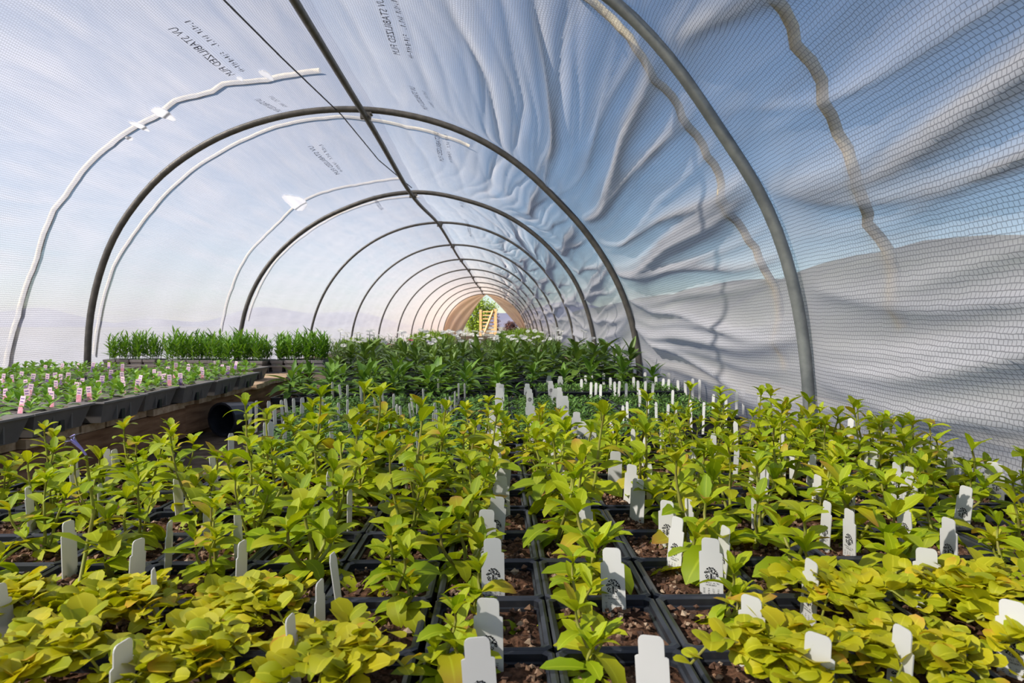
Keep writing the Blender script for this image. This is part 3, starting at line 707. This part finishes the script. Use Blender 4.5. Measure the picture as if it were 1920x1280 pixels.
# ------------------------------------------------------------------ main bed: the grid of pots
X0 = .047; rows = [.431]
for k in range(1, 14): rows.append(rows[-1] + .1045 + (.014 if k % 5 == 0 else 0))
LV = {}
for c, h in (('s', .062), ('m', .105), ('l', .145)): LV[c] = [lime_variant(10 * ord(c) + s, h) for s in range(5)]
GV = [gold_variant(s) for s in range(5)]
cells = []
for ri, y0 in enumerate(rows):
    yc = y0 + PW / 2; line = []
    for k in range(-10, 9):
        x = X0 + (k + .5) * PW * 1.008 + (.010 if k >= 3 else 0) - (.006 if k <= -2 else 0) + R_.uniform(-.0012, .0012)
        if x < -.80 or math.hypot(x - float(cx(yc)), .1) > 1.44: continue
        pp = proj((x, yc, .08)); 
        if pp is None or pp[0] < -170 or pp[0] > 2090: continue
        if x < -.17 or (x < -.06 and ri < 1): kind = 'gold' if ri < 2 else 'lime' if yc < (1.14 if x < -.5 else 1.25 if x < -.38 else 1.30) else None
        elif x > .262 or (x > .16 and ri < 1): kind = 'gold' if ri < 2 else 'lime' if yc < 1.62 - .1 * (x < .4) else None
        else: kind = 'lime' if yc < (1.30 if x < -.02 else 1.46) else None
        if kind: line.append((x, yc, kind))
    cells.append(line)
POTS = [(c[0], c[1]) for line in cells for c in line]
def pot_snap(p):
    best = min(POTS, key=lambda q: (q[0] - p.x) ** 2 + (q[1] - p.y) ** 2)
    if max(abs(best[0] - p.x), abs(best[1] - p.y)) < .075:
        p.x = best[0] + max(-.030, min(.030, p.x - best[0])); p.y = best[1] + max(-.036, min(.036, p.y - best[1])); return True
    return False
# (x, y of the top edge, apparent width, printed face seen)
CENTRE = [(905,1196,70,1),(917,1120,55,1),(925,1013,44,1),(908,959,40,1),(927,930,36,1),(942,888,30,1),(941,860,26,0),(929,849,23,0),(928,828,22,0),(929,797,20,0),(918,778,20,1),(926,768,20,1),(935,755,19,1),(936,745,19,0),(935,733,18,1),(940,727,18,1),(939,720,17,0),(936,718,17,0)]
SECOND = [(1240,1213,66,0),(1147,1020,44,1),(1098,936,30,1),(1077,880,25,1),(1049,857,23,0),(1043,834,20,0),(1024,805,19,0),(1001,780,19,1),(999,760,19,0),(994,753,18,0),(994,729,20,1),(988,719,18,1)]
THIRD = [(1345,1018,44,1),(1263,970,26,1),(1252,937,32,1),(1194,897,26,0),(1181,870,24,0),(1152,845,26,0),(1108,788,20,1),(1088,787,22,1),(1079,772,20,1),(1060,766,18,1),(1059,742,20,1),(1050,737,17,0),(1049,726,17,0),(1040,728,19,1),(1034,714,18,1),(1050,705,16,1),(1029,704,12,0)]
RIGHT = [(1905,1130,55,1),(1560,1222,64,0),(1662,1177,40,1),(1413,1116,48,1),(1515,1047,27,1),(1725,1018,46,1),(1385,985,20,1),(1765,970,28,1),(1608,960,22,1),(1667,936,24,1),(1302,936,17,1),(1510,940,17,1),(1818,916,26,1),(1457,917,14,1),(1593,890,18,1),(1532,883,16,1),(1397,876,15,1),(1708,875,26,1),(1862,866,24,1),(1890,868,24,1),(1682,867,18,1),(1706,830,13,0),(1760,834,18,1),(1632,840,18,1),(1657,808,15,1),(1616,838,12,1),(1572,845,13,0),(1521,852,14,1),(1790,845,12,0),(1561,823,12,1),(1594,782,10,0),(1472,813,10,1),(1482,803,9,0),(1305,837,12,1),(1279,818,10,0),(1259,802,9,0),(1396,877,13,0),(1168,802,8,0),(1187,820,8,0),(1146,783,8,0),(1240,867,9,0),(1340,812,10,0),(1378,840,9,0),(1408,844,9,0),(1455,838,9,0),(1483,845,9,0),(1375,790,8,0),(1480,792,8,0),(1500,772,8,0)]
LEFT = [(2,1003,11),(30,1100,40),(158,1222,42),(215,1012,26),(118,978,24),(149,862,15),(221,836,13),(245,834,12),(336,1064,7),(343,893,15),(370,932,16),(428,1015,19),(475,955,14),(403,855,13),(553,1100,18),(514,1157,20),(615,1030,11),(617,883,11),(632,827,9),(655,950,9),(684,920,9),(83,912,12),(433,812,10),(305,975,12),(480,890,10),(190,905,8)]
MIDSTICK = [(604,805,8),(623,790,7),(508,790,10),(533,790,7),(498,795,6),(468,761,5),(504,754,6),(516,763,6),(480,753,5),(539,749,5),(530,752,5),(552,749,5),(566,747,7),(605,747,5),(613,759,4),(635,757,5),(655,770,4),(671,770,4),(651,751,4),(598,776,4),(624,717,4),(640,722,4),(651,723,4),(678,724,4),(738,740,4),(742,760,4),(753,763,4),(776,747,3),(782,747,3),(771,758,3),(818,757,4),(822,770,3),(734,788,4),(786,809,4),(776,826,4),(759,857,4),(812,776,3),(819,757,3),(831,756,3),(837,747,3),(847,745,3),(853,735,3),(860,720,3),(872,720,3),(822,711,3),(705,745,3),(720,735,3),(795,730,3)]
FARSTICK = [(1108,718),(1117,719),(1126,722),(1145,709),(1153,717),(1160,716),(1174,720),(1188,708),(1197,715),(1200,733),(1210,716),(1223,720),(1230,707),(1243,711),(1253,712),(1261,733),(1272,714),(1286,715),(1299,711),(1312,713),(1296,752),(1319,756),(1337,741),(1361,750),(1381,737),(1394,729),(1423,746),(1453,754),(1215,746),(1231,756),(1251,760),(1168,762),(1177,755),(1269,770),(1090,712),(1098,705),(1132,700),(1158,700),(1185,694),(1208,699),(1255,700),(1262,697),(1237,690),(1110,700),(1075,690),(1085,695)]
SHIFT = {}      # where a tag stands in a pot, the plant stands beside it
for lst, dx in ((CENTRE, -.030), (SECOND, -.026), (THIRD, .028), (RIGHT, .024), ([q for q in LEFT if q[2] > 11], .022)):
    for q in lst:
        p = at_z(q[0], q[1], .139)
        best = min(POTS, key=lambda c: (c[0] - p.x) ** 2 + (c[1] - p.y) ** 2)
        if max(abs(best[0] - p.x), abs(best[1] - p.y)) < .075: SHIFT[best] = (dx, .022)
for ri, line in enumerate(cells):
    for ki, (x, y, kind) in enumerate(line):
        loc = (x, y, 0)
        where = ordn(ki + 1) + ' from the left in the ' + ordn(ri + 1) + ' pot row'
        if kind == 'gold':
            place('potted_groundcover', GV[R_.randrange(5)], GOLD, loc, R_.random() * 6.28, R_.uniform(.95, 1.12), 'golden round-leaved plant, ' + where, 'plant', 'golden groundcover pots in front', POT, R_.choice(SOIL), SZ + .006)
        else:
            h = .050 if y < .64 else .080 if y < .74 else .105 if y < .9 else .130 if y < 1.25 else .140
            if x > .3: h = max(.06, h - .02)
            if x < -.5: h *= .72
            if -.07 < x < .26 and y > 1.1: h *= .72
            h *= R_.choice((.55, .7, .85, .95, 1.05, 1.2))
            c = 's' if h < .078 else 'm' if h < .122 else 'l'; h0 = {'s': .062, 'm': .105, 'l': .145}[c]
            e = place('potted_seedling', R_.choice(LV[c]), LIME, loc, R_.random() * 6.28, h / h0 if c != 's' else max(.85, h / h0), 'chartreuse leafy plant, ' + where, 'plant', 'chartreuse young plants in square pots', POT, R_.choice(SOIL), SZ, .92, SHIFT.get((x, y), (R_.uniform(-.008, .008), R_.uniform(-.008, .008))))
            if abs(x + .44) < .06 and abs(y - .69) < .06: VIOLET = e
# pale violet trumpet flower on a shoot at the left
fp = at_depth(137, 826, VIOLET.location.y) - VIOLET.location; b = MB()
base = Vector((fp.x + .013, fp.y, fp.z - .015)); b.tube([base, base.lerp(fp, .5) + Vector((.002, 0, -.001)), fp], [.0011, .0013, .0024], 7, False)
for k in range(5):
    q = k * 1.2566; d = (fp - base).normalized(); a = d.cross(Vector((0, 1, 0))).normalized(); c = d.cross(a)
    u1 = a * math.cos(q) + c * math.sin(q); u2 = a * math.cos(q + .5) + c * math.sin(q + .5); u0 = a * math.cos(q - .5) + c * math.sin(q - .5)
    b.add([fp, fp + u0 * .006 + d * .004, fp + u1 * .013 + d * .001, fp + u2 * .006 + d * .004], [(0, 1, 2, 3)])
obj('flower', b.mesh('flower', M['blueflower'], True), VIOLET)['label'] = 'pale violet trumpet flower'
b = MB(); s0 = Vector((0, 0, SZ)); b.tube([s0, s0.lerp(base, .5) + Vector((.012, 0, .012)), base], [.0024, .002, .0013], 6, up=Vector((0, 1, 0))); obj('stem', b.mesh('stem', M['stem'], True), VIOLET)
for k in range(14):
    t = .15 + .06 * k; p = s0.lerp(base, t) + Vector((.012 * math.sin(PI * t), 0, .012 * math.sin(PI * t)))
    obj('leaf', LIME[k % 5], VIOLET, p, (R_.uniform(-.3, .3), -R_.uniform(0, .8), k * 1.75), .042 - .02 * t)

# ------------------------------------------------------------------ trays of fine dark seedlings behind
TR = tray_mesh(.52, .272, .060, 6, 3, M['black'], .008); TS = flat_soil(.49, .245, .048, 2)
def carpet(seed, wx, wy, n, ls, mat, hgt):
    r = random.Random(seed); b = MB(); lf = blade(1, .42, 2, .8, 'lance', .3)
    nx, ny = 6, 3
    for i in range(n):
        ci, cj = r.randrange(nx), r.randrange(ny); rr = r.random() ** .6 * .043; q = r.random() * 6.28
        x = (ci + .5) / nx * wx - wx / 2 + rr * math.cos(q); y = (cj + .5) / ny * wy - wy / 2 + rr * math.sin(q)
        add_leaf(b, Vector((x, y, r.random() * hgt * (1 - (rr / .05) ** 2 * .6))), r.uniform(-.5, .5), r.uniform(-.2, 1.0), r.random() * 6.28, ls * r.uniform(.6, 1.3), lf)
    return b.mesh('foliage', mat, True)
CP = [carpet(s, .50, .255, 1500, .019, M['fine'], .028) for s in range(3)]
tr = []
for j, y in enumerate((1.485, 1.765, 2.06, 2.345)):
    for i, x in enumerate(((-.285, -.33, -.40, -.40)[j], (9, .20, .13, .13)[j], .567)):
        if x > 2 or (i == 2 and j < 2): continue
        tr.append((x + R_.uniform(-.006, .006), y + R_.uniform(-.006, .006) + (.02 if i == 2 else 0), .022, 'centre' if i == 1 else 'left' if i == 0 else 'right', j))
tr[-1] = (tr[-1][0], tr[-1][1] + .03, .022, 'right', 3)
for x, y, z, side, j in tr:
    e = empty('seedling_flat', (x, y, z), 'black flat of fine dark green seedlings, ' + side + ' column, ' + ordn(j + 1) + ' from the front', 'tray', 'flats of fine seedlings behind the chartreuse plants')
    q = .62 if side == 'right' else 1
    obj('tray_shell', TR, e, scl=(q, 1, 1)); stuff(obj('soil', TS, e, scl=(q, 1, 1))); stuff(obj('foliage', R_.choice(CP), e, (0, 0, .05), (0, 0, PI * R_.randrange(2)), (q, 1, 1)))
    b = MB()
    for k in (-.2 * q, .2 * q): b.box(x + k - .02, x + k + .02, y - .12, y + .12, 0, z - .001)
    tag(obj('batten', b.mesh('batten', M['wood'])), 'pair of dark battens under the flat, ' + side + ' column, ' + ordn(j + 1) + ' from the front', 'batten', 'battens under the seedling flats')
# flats at the right behind, black fronts showing
for k, (x, y) in enumerate(((.30, 2.72), (.60, 2.74))):
    e = empty('seedling_flat', (x, y, .03), 'black flat with bare front side, right of the tag rows, ' + ('left one of the pair' if k == 0 else 'right one of the pair'), 'tray', 'flats of fine seedlings behind the chartreuse plants')
    s = .56; o = obj('tray_shell', TR, e); o.scale = (s, 1, 1.1); o = stuff(obj('foliage', CP[k], e, (0, 0, .055))); o.scale = (s, 1, 1)
    o = stuff(obj('soil', TS, e)); o.scale = (s, 1, 1.1)
    b = MB(); b.box(x - .12, x + .12, y - .12, y + .12, 0, .029); tag(obj('batten', b.mesh('batten', M['wood'])), 'dark board under the ' + ('left' if k == 0 else 'right') + ' flat of the right-hand pair', 'batten')
# ------------------------------------------------------------------ mid-green and tall dark plants
RPOT = pot_mesh(.125, .11); RS = pot_soil(.053, .095, 9, 40)
MV = [rosette_variant(40 + s, .07, 20, .085, .06, M['dkstem'], .15) for s in range(4)]; LOWPOT = pot_mesh(.125, .08); LS = pot_soil(.053, .07, 8, 40)
DV = [rosette_variant(60 + s, .16, 24, .155, .105, M['dkstem'], .05) for s in range(5)]
for j, y in enumerate((2.60, 2.74, 2.88)):
    xs = [x for x in np.arange(-.80, .72, .135) if not (x > .12 and j < 2)]
    for i, x in enumerate(xs):
        place('potted_perennial', R_.choice(MV), MIDL, (x + R_.uniform(-.004, .004), y, 0), R_.random() * 6.28, R_.uniform(1.0, 1.45), 'low mid-green perennial in black pot, ' + ordn(i + 1) + ' from the left in the ' + ordn(j + 1) + ' row', 'plant', 'mid-green perennials before the tall dark plants', LOWPOT, LS, .07)
for j, y in enumerate((3.05, 3.21, 3.38, 3.56, 3.75, 3.95)):
    for i, x in enumerate(np.arange(-.74 + .08 * (j % 2), .66, .185)):
        place('potted_shrub', R_.choice(DV), DARK, (x + R_.uniform(-.02, .02), y + R_.uniform(-.02, .02), 0), R_.random() * 6.28, R_.uniform(.55, .86) * (1.15 if x > .35 and y < 3.5 else 1), 'tall dark green long-leaved plant in pot, ' + ordn(i + 1) + ' from the left in the ' + ordn(j + 1) + ' row', 'plant', 'tall dark green plants across the bed', RPOT, RS, .095)
# tall fresh green plants in trays at the back of the bench
b = MB(); r = random.Random(2); lf = blade(1, .16, 3, .5, 'lance', .3)
def sprout(seed):
    r = random.Random(seed); b = MB()
    for s in range(7):
        px, py = r.uniform(-.016, .016), r.uniform(-.016, .016); h = r.uniform(.07, .115); l = r.uniform(-.25, .25)
        b.tube([(px, py, 0), (px + l * .03, py, h * .5), (px + l * .07, py, h)], .0012, 4)
        for k in range(16): t = .15 + .85 * k / 15; add_leaf(b, Vector((px + l * .07 * t, py, h * t)), r.uniform(-.3, .3), .5 + .6 * t + r.uniform(-.2, .2), k * 2.4 + r.random(), r.uniform(.032, .052), lf)
    return b.mesh('foliage', M['fresh'], True)
SPR = [sprout(s) for s in range(4)]; SP = pot_mesh(.062, .055, .003, .8, M['tray']); SS = pot_soil(.026, .047, 5, 15)
def carrier(x, y, nx, ny, lab, rz=0.):
    pw = .0645; e = empty('carrier_tray', (x, y, BZ + .001), 'open carrying tray holding small square pots, ' + lab, 'tray', 'carrying trays at the bench end', rz)
    X, Y = nx * pw / 2 + .003, ny * pw / 2 + .003; b = MB(); b.box(-X, X, -Y, Y, 0, .003)
    for a in (.028,): 
        for q in ((-X, X, -Y - .003, -Y), (-X, X, Y, Y + .003), (-X - .003, -X, -Y - .003, Y + .003), (X, X + .003, -Y - .003, Y + .003)): b.box(q[0], q[1], q[2], q[3], a, a + .008)
        for sx in (-X - .002, X - .001):
            for sy in (-Y - .003, Y): b.box(sx, sx + .003, sy, sy + .003, 0, a)
    obj('tray_shell', b.mesh('tray_shell', M['tray']), e)
    T = Matrix.Translation((x, y, BZ + .0045)) @ Matrix.Rotation(rz, 4, 'Z')
    for i in range(nx):
        for j in range(ny):
            q = T @ Vector(((i - (nx - 1) / 2) * pw, (j - (ny - 1) / 2) * pw, 0))
            f = empty('potted_sprout', q, 'bright green sprouts, ' + ordn(i + 1) + ' from the left, ' + ordn(j + 1) + ' row of ' + lab, 'plant', 'bright green sprouts at the bench end', rz)
            obj('pot', SP, f); obj('soil', SS, f); o = obj('foliage', R_.choice(SPR), f, (0, 0, .048), (0, 0, R_.random() * 6), R_.uniform(.85, 1.15))
carrier(-1.49, 3.32, 4, 3, 'the left tray', 0); carrier(-1.225, 3.24, 4, 3, 'the middle tray', 0); carrier(-.957, 3.30, 4, 3, 'the right tray', 0)
carrier(-1.80, 3.36, 4, 2, 'the far left tray', 0)
# ------------------------------------------------------------------ daisies, mounds
def petals(n, r0, mat_):
    b = MB()
    for k in range(n):
        q = 2 * PI * k / n; a = 2 * PI / n * .42
        b.add([(.08 * r0 * math.cos(q), .08 * r0 * math.sin(q), .002), (r0 * .7 * math.cos(q - a), r0 * .7 * math.sin(q - a), .004), (r0 * math.cos(q), r0 * math.sin(q), .002), (r0 * .7 * math.cos(q + a), r0 * .7 * math.sin(q + a), .004)], [(0, 1, 2, 3)], [(.5, 0), (1, .5), (.5, 1), (0, .5)])
    return b.mesh('petals', mat_)
PET = petals(13, .024, M['petal']); PPK = petals(9, .02, M['pinkpetal']); PVI = petals(9, .022, M['violet'])
b = MB(); b.tube([(0, 0, .001), (0, 0, .005), (0, 0, .0075)], [.0045, .004, .002], 8); DISC = b.mesh('disc', M['yolk'])
def daisy_leaves(seed):
    r = random.Random(seed); b = MB(); lf = blade(1, .14, 3, .6, 'lance', .3)
    for k in range(90): add_leaf(b, Vector((r.uniform(-.05, .05), r.uniform(-.05, .05), r.uniform(.0, .10))), r.uniform(-.3, .3), r.uniform(.1, 1.2), r.random() * 6.28, r.uniform(.04, .07), lf)
    return b.mesh('foliage', M['dark'], True)
DL = [daisy_leaves(s) for s in range(3)]
cnt = 0
for j, y in enumerate((4.15, 4.4, 4.7, 5.0, 5.4, 5.9, 6.5)):
    xs = np.arange(-1.0 - .06 * j + (.07 if j % 2 else 0), .60, .19)
    for i, x in enumerate(xs):
        e = empty('potted_daisy', (x + R_.uniform(-.02, .02), y + R_.uniform(-.02, .02), 0), 'white daisy plant in pot, ' + ordn(i + 1) + ' from the left in the ' + ordn(j + 1) + ' daisy row', 'plant', 'white daisies across the far bed')
        obj('pot', RPOT, e); obj('foliage', R_.choice(DL), e, (0, 0, .10), (0, 0, R_.random() * 6), R_.uniform(.9, 1.2))
        for k in range(R_.choice((1, 2, 2, 3, 4))):
            a = Vector((R_.uniform(-.09, .09), R_.uniform(-.09, .09), R_.uniform(.225, .335) - .006 * max(0, j - 1))); pm = PET
            if cnt in (9, 30): pm = PPK
            if cnt in (57, 58, 59): pm = PVI
            cnt += 1
            b = MB(); b.tube([(a.x * .3, a.y * .3, .10), (a.x * .8, a.y * .8, (.1 + a.z) / 2), a], .0016, 4); st = obj('flower_stem', b.mesh('flower_stem', M['dkstem']), e)
            f = obj('petals', pm, st, a, (R_.uniform(-.1, .7), R_.uniform(-.4, .4), R_.random() * .3)); 
for k, (px0, px1, py, y, lab) in enumerate(((768, 850, 617, 8.2, 'bright green feathery clump, left of the path opening'), (945, 1020, 613, 9.0, 'bright green feathery clump, right of the gate'), (640, 700, 630, 7.4, 'low green clump at the left of the far bed'), (930, 965, 618, 11.5, 'dull green clump far back before the opening'))):
    a = at_depth(px0, py, y); c = at_depth(px1, py, y); hw = (c.x - a.x) / 2; e = empty('feathery_clump', ((a.x + c.x) / 2, y, 0), lab, 'plant')
    b = MB()
    for q in range(8): b.tube([(hw * .8 * (q / 3.5 - 1), 0, 0), (hw * .9 * (q / 3.5 - 1), 0, a.z * .7)], .006, 4)
    obj('stem', b.mesh('stem', M['dkstem']), e); r = random.Random(k); b = MB(); lf = blade(1, .12, 2, .4, 'lance', .2)
    for q in range(1500): 
        xx = r.uniform(-1, 1); add_leaf(b, Vector((xx * hw, r.uniform(-.35, .35), (r.random() ** .5) * (a.z - .06) * (1 - .25 * xx * xx))), 0, r.uniform(.6, 1.4), r.random() * 6.28, r.uniform(.05, .09), lf)
    stuff(obj('foliage', b.mesh('foliage', M['mound'] if k != 3 else M['mid']), e))
# ------------------------------------------------------------------ plant tags
def tag_mesh():
    w1, w2, h = .0088, .0115, .062; P = []
    for k in range(4): q = PI / 2 * k / 3; P.append((w1 - .004 + .004 * math.sin(PI / 2 - q), h - .004 + .004 * math.sin(q)))
    right = [(.0045, -.040), (w2, -.022), (w2, h - .015), (w2 - .0012, h - .0142), (w1, h - .0138)] + P
    out = right + [(-x, z) for x, z in reversed(right)]; n = len(out); t = .0005
    V = [(x, -t, z) for x, z in out] + [(x, t, z) for x, z in out]
    F = [tuple(range(n)), tuple(reversed(range(n, 2 * n)))] + [(i, n + i, n + (i + 1) % n, (i + 1) % n) for i in range(n)]
    return mesh('tag_blade', V, F, M['tag'])
TAGM = tag_mesh()
b = MB(); r = random.Random(5)
for k in range(120):   # round printed tree: many small leaf marks inside a circle over a thin trunk
    a = r.random() * 6.28; d = .0068 * r.random() ** .42; x, z = d * math.cos(a), d * math.sin(a)
    if abs(x) < .0016 and z < 0: continue
    s = r.uniform(.00032, .0007); q = r.random() * 3
    b.add([(x + s * math.cos(q + u) * (1.6 if k_ % 2 else .8), -.0008, .0260 + z + s * math.sin(q + u) * (1.6 if k_ % 2 else .8)) for k_, u in enumerate((0, 1.57, 3.14, 4.71))], [(0, 1, 2, 3)])
for dx in (-.0009, 0, .0009): b.add([(dx - .0002, -.0008, .0192), (dx + .0003, -.0008, .0192), (dx * .5 + .0003, -.0008, .0265), (dx * .5 - .0002, -.0008, .0265)], [(0, 1, 2, 3)])
EMB = b.mesh('tree_emblem', M['ink'])
b = MB(); S = strokes(15, 11, (8,)); b.add([(-.0082 + .0164 * x, -.0008, .0164 + .0014 * z) for x, z in S[0]], S[1])
T = text_mesh('NURSERY'); b.add([(-.0052 + .0104 * x, -.0008, .0142 + .0013 * z) for x, z in T[0]], T[1])
for ln in range(4):
    S = strokes(14 if ln < 2 else 9, 20 + ln, (4, 9)); hh = .022 if ln < 2 else .014
    b.add([(-.0078 + .0046 * ln + .0016 * (1 - z), -.0008, .0115 - hh * x) for x, z in S[0]], S[1])
LET = b.mesh('lettering', M['ink'])
b = MB(); b.add([(-.005, -.0005, -.03), (.005, -.0005, -.03), (.0068, -.0005, .055), (.004, -.0005, .0615), (-.004, -.0005, .0615), (-.0068, -.0005, .055)], [tuple(range(6))])
V = b.V + [(x, .0005, z) for x, y, z in b.V]; STK = mesh('tag_blade', V, [tuple(range(6)), tuple(reversed(range(6, 12)))] + [(i, 6 + i, 6 + (i + 1) % 6, (i + 1) % 6) for i in range(6)], M['tag'])
def put_tag(px, py, wpx, label, cat_group, printed, side):
    top = .139 if wpx > 9 or py > 800 else .135
    p = at_z(px, py, top); y = p.y; ob = pot_snap(p)
    wid = .023 if printed or wpx > 11 else .013
    c = max(.12, min(1, wpx / FPX * y / wid)); v = Vector((p.x, p.y)).normalized()
    base = math.atan2(v.x, v.y)              # yaw that faces the tag to the camera
    a = -base + (math.acos(c) if side < 0 else -math.acos(c)) 
    e = empty('plant_tag', (p.x, p.y, SZ), label, 'tag', cat_group, a)
    e.rotation_euler = (R_.uniform(-.12, .06), R_.uniform(-.07, .07), a)
    obj('tag_blade', TAGM if wid > .02 else STK, e)
    if printed: obj('tree_emblem', EMB, e); obj('lettering', LET, e)
for nm, lst, side in (('centre', CENTRE, 1), ('second', SECOND, 1), ('third', THIRD, 1)):
    for i, (px, py, wd, pr) in enumerate(lst):
        put_tag(px, py, wd, 'white tag' + (' with round tree emblem' if pr else ', blank top showing') + ', ' + ordn(i + 1) + ' from the front in the ' + ('central' if nm == 'centre' else nm) + ' tag column', 'white tags in the ' + ('central' if nm == 'centre' else nm) + ' column', pr, 1 if nm != 'third' else 1)
for i, (px, py, wd, pr) in enumerate(sorted(RIGHT)):
    put_tag(px, py, wd, 'white tag' + (' with round tree emblem' if pr else ' turned edge-on') + ' among right-hand plants, ' + ordn(i + 1) + ' from their left', 'white tags among the right-hand plants', pr, 1)
for i, (px, py, wd) in enumerate(sorted(LEFT)):
    put_tag(px, py, wd, 'greyish blank plant tag among left-hand plants, ' + ordn(i + 1) + ' from the left edge', 'blank tags among the left-hand plants', 0, -1)
for i, (px, py, wd) in enumerate(sorted(MIDSTICK)): put_tag(px, py, wd, 'thin white tag in the left dark seedling flats, ' + ordn(i + 1) + ' from their left', 'thin tags in the left and middle flats', 0, -1)
for i, (px, py) in enumerate(sorted(FARSTICK)): put_tag(px, py, 5, 'thin white tag in the right dark seedling flats, ' + ordn(i + 1) + ' from their left', 'thin tags in the right-hand flats', 0, 1)
